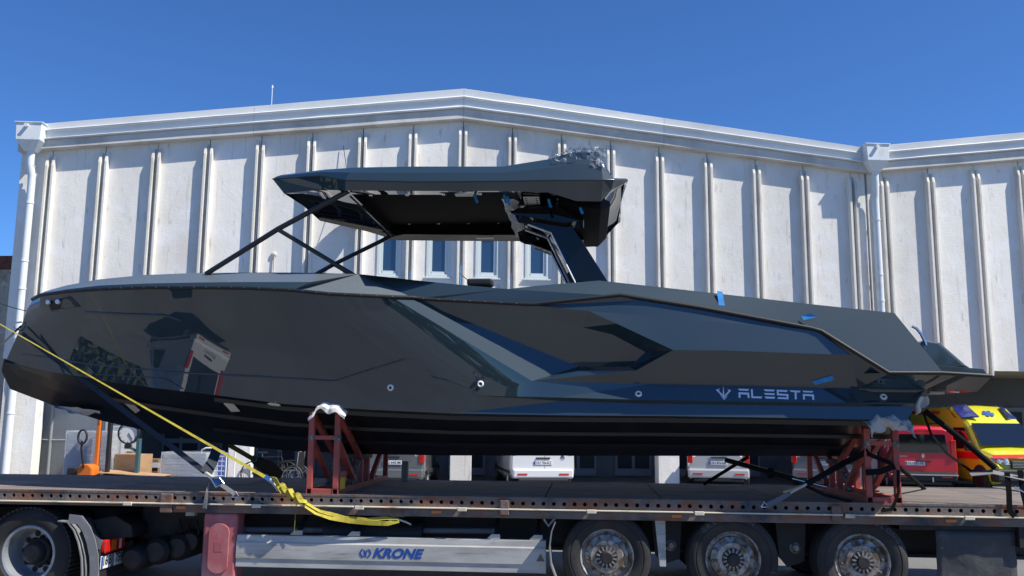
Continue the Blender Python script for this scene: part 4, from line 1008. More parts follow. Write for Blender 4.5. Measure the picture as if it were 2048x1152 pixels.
# ------------------------------------------------------------------ red steel cradles under the hull
def cradle(x0, label):
    """x0: centre; two portal frames at the deck edges joined by base beams, struts rising from a keel block"""
    r = thing('boat_cradle', (x0, 0, ZD), label, 'cradle', group='red steel boat cradles on the trailer')
    w = .062; hx = .145; zt_ = .93
    for sg in (-1, 1):
        for sx in (-1, 1):
            x = sx*hx
            MB().bar((x, sg*1.22, .062), (x, sg*1.22, zt_), w).build('leg', m_red, r, local=True, bevel=.005)
            MB().bar((x, sg*1.185, zt_-.08), (x, sg*.16, .34), w*.95).build('strut', m_red, r, local=True, bevel=.005)
            MB().bar((x, sg*1.185, zt_*.60), (x, sg*.42, .085), w*.95).build('strut', m_red, r, local=True, bevel=.005)
            o = MB().box(x-.035, x+.035, sg*1.22-.036, sg*1.22+.036, zt_*.655-.035, zt_*.655+.03).build('weld_joint', m_weld, r, local=True, bevel=.01)
        for z, h in ((zt_*.655, .045), (zt_+.002, .05)): MB().box(-hx+w/2+.001, hx-w/2-.001, sg*1.22-.024, sg*1.22+.024, z-h/2, z+h/2).build('cross_bar', m_red, r, local=True, bevel=.004)
        MB().box(-hx+w/2+.001, hx-w/2-.001, sg*1.22-.030, sg*1.22+.030, .0, .058).build('foot_bar', m_red, r, local=True, bevel=.004)
    for sx in (-1, 1):
        x = sx*hx; t = .005; b = MB()
        for (xa, xb, za, zb) in ((x-.031, x+.031, 0, t), (x-.031, x+.031, .062-t, .0615), (x-.031, x-.031+t, t, .062-t), (x+.031-t, x+.031, t, .062-t)): b.box(xa, xb, -1.255, 1.255, za, zb)
        b.build('base_beam', m_red, r, local=True)
        MB().box(x-.026, x+.026, -1.18, 1.18, .005, .057).build('beam_core', m_rubber, r, local=True)
        for sg in (-1, 1): MB().bar((x, sg*.16, .062), (x, sg*.16, .38), w).build('keel_post', m_red, r, local=True, bevel=.005)
        MB().bar((x, -.55, .065), (x, -.28, .32), w*.8).build('keel_strut', m_weld, r, local=True)
    MB().box(-.22, .22, -.13, .13, .34, .395).build('keel_block', m_cardd, r, local=True, bevel=.01)
    return r
c1 = cradle(at(645, 990, -1.22).x + .0, 'red steel cradle under the forward hull, yellow marker plate on its foot')
c2 = cradle(at(1768, 1016, -1.22).x + .0, 'red steel cradle under the stern wrapped with black straps')
L1 = c1.location
MB().box(.182, .188, -1.21, -1.00, .03, .24).build('marker_plate', m_red, c1, local=True)
MB().box(.1885, .191, -1.205, -1.005, .05, .175).build('yellow_marker', m_sticker, c1, local=True)
MB().box(.40, .485, 1.05, 1.12, .0, .26).build('wooden_block', mat('pale_wood', (.45, .40, .32), .8), c1, local=True, bevel=.005)
# rags between cradle and hull
def rag(name, x0, label, m, seed, wx, drop, amp, y0=-1.42, zt=2.0):
    r = MB(); rws = []
    for i in range(45):
        row = []
        for j in range(21):
            u = i/44*2-1; v = j/20; x = x0 + u*wx
            s_ = v*.62 - .2 + .05*noise.noise(V((u*3, v*2, seed)))                          # unrolled over the top edge
            if s_ < 0: y, z = y0 - .02, zt + s_*drop
            else: y, z = y0 + s_*.35, zt + .02*sin(s_*9) + .05*min(1, s_*3)
            over = max(0, abs(u) - .62); z -= over*.22
            row.append(crumple(crumple((x, y, z), amp, 9, seed), amp*.3, 24, seed) + V((0, 0, .05*noise.noise(V((x*9, 0, seed)))*(1-v))))
        rws.append(row)
    o = r.grid(rws).build(name, m, smooth=70); sd = o.modifiers.new('thickness', 'SOLIDIFY'); sd.thickness = .004
    return tag(o, label, 'rag')
rag('rag', L1.x + .075, 'white rag padding the top of the forward cradle', m_cloth, 1, .19, .20, .028, -1.43, 1.995)
rag('rag', c2.location.x - .0, 'dirty torn rag padding the top of the stern cradle', m_ragd, 5, .22, .55, .05, -1.565, 1.92)
# white cloth hanging at the transom
mb = MB(); rws = []
for i in range(12):
    row = []
    for j in range(12):
        u, v = i/11, j/11; px = 1836 + 22*u - 6*v*(1-u) - 2*v; py = 793 + 34*v*(1 - .35*u*v) - 4*u
        if v > .8: px -= 5*(v-.8)*5*u
        p = at(px, py, -1.44); row.append(crumple(p + V((0, -.03*sin(u*7), 0)), .035, 12, 3))
    rws.append(row)
o = mb.grid(rws).build('cloth', m_cloth, smooth=70); o.modifiers.new('thickness', 'SOLIDIFY').thickness = .004
tag(o, 'white cloth tied around the corner of the transom', 'cloth')

# ------------------------------------------------------------------ lashing straps
def line(pts, n=12, sag=0.):
    out = []
    for a, b in zip(pts[:-1], pts[1:]):
        for k in range(n): t = k/n; p = V(a).lerp(V(b), t); p.z -= sag*sin(pi*t); out.append(p)
    return out + [V(pts[-1])]
ys_ = thing('yellow_strap', at(590, 1000, -1.31), 'taut yellow ratchet strap from the bow to the trailer edge', 'strap')
A_, B_ = at(-160, 556, -1.02), at(532, 955, -1.32)
MB().ribbon(line([A_, B_], 30, .0), [.012 + .024*(k/30)**3 for k in range(31)], up=(.2, -1, .3), t=.005).build('webbing', m_yel, ys_)
mb = MB(); q = [at(x, y, -1.35) for x, y in ((530,953),(548,966),(566,976),(578,984))]
MB().ribbon(q, .05, up=(.2, -1, .5), t=.014).build('ratchet_body', m_chrome, ys_)
MB().tube([at(540,958,-1.38), at(556,981,-1.38)], .014, 8).build('ratchet_handle', m_galv, ys_)
for k in range(7):
    a = at(556 + 7.5*k, 968 + 5.0*k + (3 if k % 2 else -3), -1.36); pts_ = [a + V((-.06, 0, .035)), a + V((-.015, -.05, .02 + .02*rnd.random())), a + V((.02, -.045, -.03)), a + V((.07, .01, -.045))]
    MB().ribbon(line(pts_, 3), .055, up=(rnd.uniform(-.6, .6), -1, rnd.uniform(-.2, .8)), t=.005, twist=[rnd.uniform(-.6, .6)]*10).build('webbing_wrap', m_yel, ys_)
tail = [at(x, y, Y) for x, y, Y in ((598,992,-1.35),(612,1012,-1.34),(632,1026,-1.33),(662,1036,-1.32),(700,1042,-1.31),(740,1046,-1.30),(775,1047,-1.29),(798,1041,-1.28))]
MB().ribbon(line(tail, 4), .048, up=(0, -1, .4), t=.005, twist=[.5*sin(k*.23) for k in range(29)]).build('loose_tail', m_yel, ys_)
tail = [at(x, y, Y) for x, y, Y in ((606,1003,-1.33),(640,1022,-1.31),(690,1036,-1.30),(735,1040,-1.28),(770,1036,-1.27),(797,1038,-1.27))]
MB().ribbon(line(tail, 4), .042, up=(0, -1, .7), t=.005, twist=[.6*cos(k*.3) for k in range(21)]).build('loose_tail', m_yel, ys_)
MB().tube([at(797,1039,-1.27), at(812,1044,-1.26), at(822,1049,-1.24)], .010, 6).build('hook', m_galv, ys_)
MB().tube([at(593,1005,-1.33), at(590,1040,-1.32), at(588,1068,-1.30)], .005, 5).build('thin_cord', m_yeld, ys_)
ds = thing('dark_strap', at(470, 993, -1.3), 'dark webbing strap from the bow eye to a blue ratchet', 'strap')
A_, B_ = at(44, 668, -.30), at(416, 948, -1.28)
MB().ribbon(line([A_, B_], 24), .060, up=(.1, -1, .2), t=.006).build('webbing', m_navy, ds)
MB().ribbon(line([at(434, 897, -1.0), at(424, 925, -1.2), at(411, 947, -1.28)], 6), [.10 + .03*(k/12) for k in range(13)], up=(.3, -1, .1), t=.03).build('doubled_webbing', m_navy, ds)
MB().bar(at(411, 946, -1.31), at(436, 964, -1.33), .05, .03).build('ratchet_body', m_galv, ds)
MB().prism([at(x, y, -1.36) for x, y in ((421,955),(438,956),(446,966),(430,972))], [at(x, y, -1.32) for x, y in ((421,955),(438,956),(446,966),(430,972))]).build('ratchet_lever', mat('blue_steel', (.03, .12, .30), .4), ds, bevel=.006)
MB().tube([at(x, y, -1.37) for x, y in ((421,955),(438,955),(448,966),(432,974),(421,955))], .009, 6).build('ratchet_frame', m_chrome, ds)
MB().ribbon(line([at(438, 966, -1.33), at(470, 988, -1.33)], 6), .045, up=(0, -1, .5), t=.006).build('short_end', m_greyw, ds)
MB().tube([at(x, y, -1.33) for x, y in ((464,994),(472,983),(479,994),(464,994))], .008, 6).build('hook', m_chrome, ds)
MB().ribbon(line([at(419, 962, -1.34), at(414, 985, -1.36), at(409, 1017, -1.34)], 6), [.018 + .03*(k/12) for k in range(13)], up=(0, -1, 0), t=.005, twist=[.9 - .07*k for k in range(13)]).build('loose_tail', m_greyw, ds)
bl = MB().tube([at(42, 652, -.10), at(0, 692, -.5), at(-60, 752, -.9)], .012, 8).build('bow_rope', m_navy)
tag(bl, 'thin dark rope running forward from the bow eye', 'rope')
cb = MB().tube(line([at(-40, 590, .9), at(52, 622, .05)], 6, .02), .006, 5).build('thin_cord', m_navy)
tag(cb, 'thin cord leading forward from the top of the stem', 'cord')
fs_ = thing('olive_strap', at(566, 950, .9), 'olive strap with brown sleeve on the far side of the bow', 'strap')
MB().ribbon(line([at(455, 888, .2), at(508, 919, .7)], 8), .06, up=(.1, -1, .2), t=.006).build('webbing', m_yeld, fs_)
MB().ribbon(line([at(506, 917, .7), at(562, 950, 1.1)], 8), [.09 + .09*sin(pi*k/8) for k in range(9)], up=(.1, -1, .2), t=.04).build('sleeve', mat('brown_sleeve', (.10, .05, .03), .8), fs_)
MB().lathe([(.03, -.03), (.05, 0), (.03, .03)], at(508, 918, .65), 'Y', 10).build('clip', mat('teal_clip', (.12, .25, .22), .5), fs_)
# stern lashings
p = thing('black_strap', at(1998, 945, -1.25), 'thick black strap from the transom down to the trailer rear', 'strap')
MB().tube(line([at(1850, 822, -1.2), at(1925, 880, -1.22), at(1990, 936, -1.25)], 6), .030, 8).build('rolled_webbing', m_strap, p, smooth=60)
MB().ribbon(line([at(1940, 948, -1.24), at(1985, 944, -1.26), at(2050, 958, -1.3)], 5), .075, up=(0, -.6, 1), t=.006).build('flat_webbing', m_greyw, p)
MB().ribbon(line([at(2014, 945, -1.3), at(2018, 985, -1.31), at(2019, 1022, -1.31), at(2030, 1033, -1.31)], 5), .055, up=(0, -1, 0), t=.006).build('hanging_end', m_strap, p)
MB().ribbon(line([at(2040, 940, -1.3), at(2046, 985, -1.31), at(2058, 1033, -1.31)], 5), .055, up=(0, -1, 0), t=.006).build('hanging_end', m_strap, p)
MB().tube([at(2030, 975, -1.3), at(2048, 985, -1.3), at(2060, 980, -1.3)], .016, 6).build('ratchet', m_chrome, p)
p = tag(MB().ribbon(line([at(1847, 826, -1.2), at(1862, 868, -1.15), at(1895, 908, -1.1), at(1942, 942, -1.2), at(1985, 946, -1.26)], 6), .028, up=(.3, -1, .3), t=.006).build('slack_strap', m_strap), 'slack narrow black strap hanging from the transom cloth', 'strap')
p = thing('cradle_strap', at(1525, 1012, -1.3), 'black ratchet strap around the stern cradle hooked to the edge rail', 'strap')
MB().ribbon(line([at(1737, 902, -1.27), at(1690, 925, -1.0), at(1610, 970, -1.30)], 8), .06, up=(.1, -1, .2), t=.006).build('webbing', m_strap, p)
MB().bar(at(1612, 968, -1.31), at(1580, 985, -1.33), .05, .02).build('ratchet_body', m_galv, p)
MB().tube([at(1566, 984, -1.34), at(1588, 978, -1.34), at(1602, 972, -1.34)], .012, 6).build('ratchet_handle', mat('brass_steel', (.42, .33, .20), .4, metal=.6), p)
MB().ribbon(line([at(1582, 984, -1.33), at(1556, 1000, -1.33), at(1532, 1011, -1.32)], 4), .05, up=(0, -1, .5), t=.006).build('short_end', m_greyw, p)
MB().tube([at(x, y, -1.32) for x, y in ((1522,1014),(1528,1004),(1539,1014),(1522,1014))], .008, 6).build('hook', m_chrome, p)
MB().ribbon(line([at(1612, 972, -1.3), at(1650, 990, -1.28), at(1705, 1004, -1.26)], 6), .035, up=(0, -1, .6), t=.006).build('loose_tail', m_strap, p)
p = thing('wrap_strap', at(1850, 980, 1.0), 'black strap wound through the stern cradle legs to the far edge', 'strap')
MB().tube(line([at(1737, 908, -1.27), at(1765, 920, -1.1), at(1796, 932, -1.0), at(1850, 979, 1.0)], 6), .024, 8).build('rolled_webbing', m_strap, p, smooth=60)
MB().ribbon(line([at(1731, 945, -1.28), at(1760, 943, -1.29), at(1790, 932, -1.28)], 6), .062, up=(0, -1, 0), t=.006).build('wound_webbing', m_strap, p)
MB().ribbon(line([at(1796, 940, -1.28), at(1797, 985, -1.28), at(1785, 1018, -1.28), at(1762, 1022, -1.29)], 5), .03, up=(0, -1, 0), t=.006).build('hanging_end', m_strap, p)
MB().lathe([(0, -.01), (.012, -.01), (.014, .02)], at(1848, 978, 1.0), 'Y', 8).build('hook', m_chrome, p)
p = thing('tension_bar', at(1640, 972, -.6), 'long black tensioning bar with chrome ends crossing under the stern', 'bar')
MB().tube([at(1452, 920, .2), at(1590, 958, -.5)], .030, 10).build('tube', m_blkmetal, p, smooth=60)
MB().tube([at(1585, 957, -.5), at(1635, 970, -.6), at(1652, 974, -.6)], .020, 8).build('rod', m_chrome, p, smooth=60)
MB().lathe([(.03, -.05), (.06, -.03), (.06, .03), (.03, .05)], at(1541, 946, -.2), 'X', 12).build('collar', m_hub, p, smooth=50)
p = tag(MB().tube([at(1408, 968, .9), at(1496, 914, .5)], .022, 8).build('prop_rod', m_strap), 'slanting black rod under the hull before the stern cradle', 'rod')

# ------------------------------------------------------------------ vehicles parked before the hall
def car_wheel(parent, c, r, side):
    t = MB().lathe([(r*.62, .08), (r*.72, .10), (r*.92, .095), (r, .06), (r, -.08), (r*.9, -.1), (r*.6, -.1)], n=28)
    t.v = [V(c) + V((p.y*side, p.x, p.z)) for p in t.v]; w = t.build('wheel', m_tyre, parent, smooth=35, local=True)
    q = MB().lathe([(0, .06), (r*.18, .065), (r*.3, .05), (r*.52, .06), (r*.62, .085), (r*.63, .02)], n=28)
    q.v = [V(c) + V((p.y*side, p.x, p.z)) for p in q.v]; q.build('rim', m_rimt, w, smooth=35, local=True)
    for k in range(9):
        a = 2*pi*k/9; s_ = MB().lathe([(0, .061), (r*.055, .061)], n=8); s_.v = [V(c) + V((p.y*side, p.x + r*.42*cos(a), p.z + r*.42*sin(a))) for p in s_.v]; s_.build('rim_slot', m_rubber, w, local=True)
def shell(stations):
    """body skin from cross-sections along y: (y, half width, sill, belt, roof half width, roof)"""
    rows = []
    for (y, w, zb, zl, wr, zr) in stations:
        h = [(w*.90, zb), (w*.985, zb+.10), (w, zb+.28), (w*.99, zl), (wr + .02, zr-.13), (wr-.05, zr-.04), (wr-.20, zr), (0, zr+.025)]
        rows.append([(-a, y, b) for a, b in h] + [(a, y, b) for a, b in reversed(h[:-1])])
    mb = MB().grid(rows); n = len(rows[0]); N_ = len(mb.v)
    mb.f.append(tuple(range(n))); mb.f.append(tuple(range(N_-n, N_))[::-1]); return mb
def poly(pts, th=.006):
    """thin panel through local points, given a little depth along y"""
    A = [V(p) for p in pts]; nn = (A[1]-A[0]).cross(A[2]-A[0]).normalized()*th; return MB().prism(A, [p + nn for p in A])
def plate(parent, x, z, txt, y=-.02, w=.52):
    p = MB().box(x-w/2, x+w/2, y-.008, y, z-.055, z+.055).build('number_plate', m_plate, parent, local=True, bevel=.003)
    MB().box(x-w/2+.004, x-w/2+.045, y-.0095, y-.0083, z-.05, z+.05).build('plate_band', m_blue, p, local=True)
    vs, fs = text_faces(txt, .10, 0, .001, width=w*.80); t = MB(); t.v = [V((x+.02+q.x, y-.0105, z+q.y)) for q in vs]; t.f = fs; t.build('plate_characters', m_platew, p, local=True, recalc=False)
def hatch(name, px, gy, rz, label, paint, txt, kind='hatch'):
    P_ = atz(px, gy, 0); r = thing(name, (P_.x, P_.y, 0), label, 'car' if kind == 'hatch' else 'van', rz)
    L = dict(local=True)
    if kind == 'hatch':
        st = [(.0, .80, .34, .90, .62, 1.02), (.10, .86, .26, .92, .62, 1.15), (.45, .88, .22, .93, .60, 1.46), (1.1, .885, .20, .92, .60, 1.50), (2.1, .885, .20, .92, .58, 1.46), (2.9, .875, .20, .90, .66, 1.02), (3.7, .85, .22, .82, .64, .90), (4.05, .76, .30, .66, .58, .72)]
        wz = [(-.52, -.0, 1.03), (.52, -.0, 1.03), (.46, .34, 1.40), (-.46, .34, 1.40)]; wr, zr = 1.0, .30
    else:
        st = [(.0, .86, .34, 1.02, .76, 1.72), (.06, .895, .30, 1.02, .78, 1.80), (.5, .91, .26, 1.02, .78, 1.84), (2.4, .91, .24, 1.02, .76, 1.84), (2.75, .905, .24, 1.02, .74, 1.72), (3.35, .89, .24, 1.0, .70, 1.16), (4.05, .86, .26, .9, .66, .98), (4.35, .78, .34, .72, .60, .78)]
        wz = [(-.66, .0, 1.08), (.66, .0, 1.08), (.60, .0, 1.60), (-.60, .0, 1.60)]; wr, zr = .9, .32
    sh = shell(st).build('body', paint, r, smooth=28, local=True, bevel=.0)
    o = poly([(x, y-.012, z) for x, y, z in wz]).build('rear_window', m_carglass, r, bevel=.004, **L)
    MB().bar((-.1, wz[0][1]-.04, wz[0][2]+.04), (.40, wz[0][1]-.04, wz[0][2]+.07), .014).build('wiper', m_trim, o, **L)
    for s in (-1, 1):
        y0, y1 = (.35, 2.6) if kind == 'hatch' else (1.5, 2.75)
        A = [(s*.875, y0+.25, .98), (s*.875, y1, .98), (s*.70, y1-.5, 1.38 if kind == 'hatch' else 1.66), (s*.70, y0+.35, 1.38 if kind == 'hatch' else 1.66)]
        if kind == 'hatch': poly([(p[0]*1.02, p[1], p[2]) for p in A]).build('side_window', m_carglass, r, **L)
        else: poly([(p[0]*1.06 if p[2] < 1.2 else p[0]*1.165, p[1], p[2]) for p in A]).build('side_window', m_carglass, r, **L)
        zl0, zl1 = (.72, 1.0) if kind == 'hatch' else (.95, 1.45)
        MB().box(*sorted((s*.72, s*.87)), -.025, .10, zl0, zl1).build('tail_lamp', m_lampr, r, bevel=.02, **L)
        MB().box(*sorted((s*.45, s*.72)), -.075, -.05, .40, .44).build('reflector', m_lampr, r, **L)
        for yw in (.75, 3.25 if kind == 'hatch' else 3.45): car_wheel(r, (s*.80, yw, .31), .31, s)
        MB().box(*sorted((s*.88, s*.93)), .3, 3.6, .42, .50).build('side_moulding', m_trim, r, **L)
    MB().box(-.86, .86, -.06, .12, .30, .56).build('bumper', paint if paint != m_carr else m_trim, r, bevel=.05, **L)
    MB().box(-.70, .70, -.05, .12, .20, .302).build('bumper_skirt', m_trim, r, bevel=.03, **L)
    MB().box(-.20, .20, -.035, -.0, .86 if kind == 'hatch' else .835, .90 if kind == 'hatch' else .875).build('handle', m_trim, r, bevel=.01, **L)
    plate(r, 0, .73, txt, y=-.012)
    return r
van = hatch('parked_van', 1086, 979, .22, 'white delivery van seen from behind between the columns', m_carw, 'DU 706-KZ', 'van')
MB().box(.045, .052, -.004, .003, .55, 1.7).build('door_gap', m_trim, van, local=True)
MB().lathe([(0, -.012), (.06, -.01), (.07, 0)], (.55, -.0, .86), n=16).build('badge', m_chrome, van, local=True)
g1 = hatch('parked_car', 783, 980, .06, 'dark grey hatchback beyond the forward cradle', m_carg, 'DU 645-IM')
g2 = hatch('parked_car', 1438, 978, -.10, 'silver white hatchback under the aft part of the boat', m_cars, 'DU 876-NK')
g3 = hatch('parked_car', 1648, 978, -.25, 'dark car half hidden behind the stern cradle', m_carg, 'DU 310-GH')
red = hatch('parked_van', 1850, 984, -.18, 'red delivery van seen from behind beside the ambulance', m_carr, 'DU-282-FB', 'van')
for o in red.children:
    if o.name.startswith('number_plate'): o.location = (-.22, 0, .06)
mb = MB().prism([(-.05, -.03, 1.0), (0, -.03, .92), (.05, -.03, 1.0), (0, -.03, 1.08)], [(-.05, -.016, 1.0), (0, -.016, .92), (.05, -.016, 1.0), (0, -.016, 1.08)])
mb.build('diamond_badge', m_chrome, red, local=True); vs, fs = text_faces('KANGOO', .06, 0, .001, width=.34); t = MB(); t.v = [V((-.58 + q.x, -.022, .98 + q.y)) for q in vs]; t.f = fs; t.build('model_lettering', m_chrome, red, local=True, recalc=False)
MB().box(-.88, .88, -.085, -.062, .46, .50).build('chrome_strip', m_chrome, red, local=True)
MB().box(-.22, .22, -.04, -.014, 1.655, 1.70).build('brake_lamp', m_lampr, red, local=True)
MB().tube([(.2, -.05, .30), (.2, -.16, .30), (.2, -.17, .42)], .022, 8).build('tow_hook', m_chrome, red, local=True)
MB().box(-.07, .07, -.03, -.01, .50, .56).build('lock', m_trim, red, local=True)
for s in (-1, 1): MB().tube([(s*.62, .3, 1.90), (s*.62, 2.3, 1.90)], .02, 6).build('roof_rail', m_trim, red, local=True)

# ambulance, nose towards the yard
P_ = atz(2026, 986, 0)
amb = thing('ambulance', (P_.x, P_.y, 0), 'yellow ambulance with red stripe and blue roof lamps at the right', 'ambulance', BYAW + pi - .06)
L = dict(local=True)
# local: front at +y, x to the vehicle's left seen from the yard
ya = 0.
st = [(-4.25, .90, .30, 1.15, .80, 2.20), (-4.1, .95, .26, 1.15, .82, 2.38), (-1.75, .95, .24, 1.15, .82, 2.44), (-1.30, .95, .24, 1.15, .80, 2.40), (-.62, .95, .24, 1.15, .78, 1.98), (.05, .94, .24, 1.12, .86, 1.24), (.62, .92, .26, 1.02, .80, 1.10), (.86, .86, .30, .88, .70, .92), (.93, .80, .34, .75, .60, .78)]
st = [(y - .1, *r_) for y, *r_ in st]
shell(st).build('body', m_cary, amb, smooth=28, **L)
ws = poly([(-.80, -.02, 1.27), (.80, -.02, 1.27), (.72, -.66, 1.90), (-.72, -.66, 1.90)])
ws.v = [p + V((0, .03, .03)) for p in ws.v]; w_ = ws.build('windscreen', m_carglass, amb, bevel=.004, **L)
for s in (-1, 1):
    A = [(s*.962, -.15, 1.20), (s*.962, -1.35, 1.20), (s*.885, -1.35, 1.80), (s*.885, -.72, 1.80)]
    poly([(p[0]*1.006, p[1], p[2]) for p in A]).build('side_window', m_carglass, amb, **L)
    MB().box(*sorted((s*.953, s*.962)), -4.0, .2, .93, 1.12).build('red_stripe', m_redst, amb, **L)
    MB().box(*sorted((s*.84, s*.90)), -4.0, -2.2, 2.20, 2.29).build('roof_stripe', m_redst, amb, **L)
    B = [(s*.83, -.98, 2.02), (s*.42, -.74, 2.06), (s*.50, -1.30, 2.42), (s*.80, -1.55, 2.36)]
    bl_ = poly([(p[0], p[1]+.03, p[2]+.03) for p in B], .05).build('roof_lamp', m_blued, amb, bevel=.015, **L)
    poly([(p[0]*1.02, p[1]-.30, p[2]+.05) for p in B], .03).build('lamp_housing', m_trim, amb, **L)
    hl = MB().prism([(s*.50, .80, .82), (s*.88, .62, .86), (s*.90, .55, 1.00), (s*.52, .72, .98)], [(s*.50, .90, .80), (s*.87, .72, .84), (s*.89, .64, .99), (s*.52, .80, .97)]).build('headlamp', m_lampw, amb, bevel=.01, **L)
    for q in (.60, .76): MB().lathe([(0, .02), (.055, .015), (.06, -.02)], (s*q, .86 - (q-.5)*.35, .90), n=14).build('lens', m_chrome, hl, smooth=50, **L)
    MB().lathe([(0, .02), (.06, .015), (.065, -.02)], (s*.66, .90, .52), n=14).build('fog_lamp', m_lampw, amb, **L)
    for yw in (.10, -3.1): car_wheel(amb, (s*.86, yw, .34), .34, s)
    MB().lathe([(0, 0), (.42, 0), (.42, -.06), (0, -.06)], (s*.945, .10, .36), 'X', 24).build('wheel_arch', m_trim, amb, **L)
    MB().box(*sorted((s*1.0, s*1.18)), -.25, -.12, 1.15, 1.42).build('mirror', m_trim, amb, bevel=.03, **L)
MB().box(-.92, .92, .55, .93, .34, .70).build('front_bumper', m_trim, amb, bevel=.06, **L)
gr = MB().box(-.48, .48, .76, .90, .72, .92).build('grille', m_trim, amb, bevel=.01, **L)
for z in (.745, .785, .825, .865, .905): MB().box(-.46, .46, .90, .912, z-.007, z+.007).build('grille_bar', m_chrome, gr, **L)
rs_ = MB().grid([[(x, .81 - .12*abs(x), .945 + (1-abs(x))*.03), (x, .69 - .12*abs(x), 1.035 + (1-abs(x))*.03)] for x in lin(-.88, .88, 12)]); rs_.v = [p + V((0, .05, .025)) for p in rs_.v]
rs_.build('bonnet_stripe', m_redst, amb, **L)
star = MB()
for k in range(3):
    a = pi*k/3; u, v = V((cos(a), 0, sin(a))), V((-sin(a), 0, cos(a)))
    C_ = V((0, -1.02, 2.20)); ey = V((0, -.68, .42)).normalized(); ex = V((1, 0, 0)); nn = ex.cross(ey)
    pu = ex*cos(a) + ey*sin(a); pv = -ex*sin(a) + ey*cos(a)
    A = [C_ + pu*.17 + pv*.05, C_ - pu*.17 + pv*.05, C_ - pu*.17 - pv*.05, C_ + pu*.17 - pv*.05]
    off = nn*(-.012 - .003*k) if nn.z < 0 else nn*(.012 + .003*k); o = MB().add([p + off for p in A], [(0, 1, 2, 3)]).build('star_bar', m_blue, amb, recalc=False, **L)
vs, fs = text_faces('A', .16, 0, .004); t = MB(); t.v = [V((-.30 - q.x, .30 - q.y*.95, 1.215 + q.y*.25)) for q in vs]; t.f = fs; t.build('bonnet_letter', m_redst, amb, recalc=False, **L)

# ------------------------------------------------------------------ goods stored before the left bay
def gp(px, Y, py=930): p = at(px, py, Y); return V((p.x, Y, 0))
def wz(px, py, Y): return at(px, py, Y).z
# chain link gate
Y_ = 13.75; a, b = gp(72, Y_), gp(206, Y_); zt_ = 2.35
fen = thing('chain_link_gate', (a+b)/2, 'grey chain link gate panel at the left of the hall', 'gate')
for x in (a.x, gp(97, Y_).x, b.x): MB().tube([(x, Y_, 0), (x, Y_, zt_)], .045, 8).build('post', m_post, fen, smooth=60)
for z in (.08, wz(100, 880, Y_), zt_): MB().tube([(a.x, Y_, z), (b.x, Y_, z)], .028, 8).build('rail', m_post, fen, smooth=60)
wm = MB(); W_ = b.x - a.x; k = -zt_
while k < W_:
    for s in (1, -1):
        x0_, z0_ = (k, 0) if k >= 0 else (0, -k); x1_, z1_ = (k + zt_, zt_) if k + zt_ <= W_ else (W_, W_ - k)
        if s < 0: x0_, x1_ = W_ - x0_, W_ - x1_
        wm.tube([(a.x + x0_, Y_ + .004*s, z0_), (a.x + x1_, Y_ + .004*s, z1_)], .0065, 3, cap=False)
    k += .085
tag(wm.build('wire_mesh', m_mesh, fen), kind='stuff')
pw = MB().box(gp(70, 14.2).x, gp(250, 14.2).x, 14.2, 14.3, 0, 2.4).build('pale_partition', m_wall); tag(pw, 'pale partition wall behind the chain link gate', 'partition')
# wrapped pallets
def pallet(px0, px1, top, Y, label, seed):
    x0, x1 = gp(px0, Y).x, gp(px1, Y).x; h = wz((px0+px1)/2, top, Y); D_ = .95
    r = thing('wrapped_pallet', ((x0+x1)/2, Y+D_/2, 0), label, 'pallet', group='wrapped pallets of boxes')
    for i in range(3):
        for zz in (.02, .12): MB().box(x0, x1, Y + i*.4, Y + .13 + i*.4, zz, zz+.022).build('pallet_board', mat('pallet_wood', (.30, .22, .14), .85), r)
        MB().box(x0 + i*(x1-x0-.12)/2, x0 + .12 + i*(x1-x0-.12)/2, Y, Y+D_, .042, .12).build('pallet_runner', MATS['pallet_wood'], r)
    nx, nz_ = 3, 5
    for i in range(nx):
        for k in range(nz_):
            dz = (h-.15)/nz_; MB().box(x0+.03+(x1-x0-.06)*i/nx, x0+.03+(x1-x0-.06)*(i+1)/nx-.008, Y+.03, Y+D_-.03, .145+dz*k, .145+dz*(k+1)-.008).build('carton', m_wrapp, r, bevel=.012)
    rws = []
    for k in range(13):
        z = .13 + (h-.12)*k/12; row = []
        for j in range(41):
            t = j/40*4; e = int(t) % 4; f_ = t - int(t) if j < 40 else 0; e = e if j < 40 else 0
            c = [(x0, Y), (x1, Y), (x1, Y+D_), (x0, Y+D_)]; p, q = c[e], c[(e+1) % 4]
            p_ = V((p[0]+(q[0]-p[0])*f_, p[1]+(q[1]-p[1])*f_, z)); cc = V(((x0+x1)/2, Y+D_/2, z)); d_ = (p_-cc); d_.z = 0
            row.append(p_ + d_.normalized()*(.015 + .02*noise.noise(V((j*.9, z*6, seed)))))
        rws.append(row)
    mw = MB().grid(rws); mw.build('stretch_film', mfilm, r, smooth=60, recalc=False)
mfilm = mat('clear_film', (.55, .60, .66), .16, bump=(8, .6, (.6, .6, 3)))
bs_ = mfilm.node_tree.nodes['Principled BSDF']; bs_.inputs['Alpha'].default_value = .42
pallet(128, 212, 862, 12.6, 'tall pallet of boxes wrapped in film beside the gate', 1)
pallet(322, 412, 905, 12.75, 'lower film wrapped pallet behind the dark strap', 2)
pallet(216, 240, 852, 13.2, 'narrow wrapped pallet half hidden behind the orange stacker', 3)
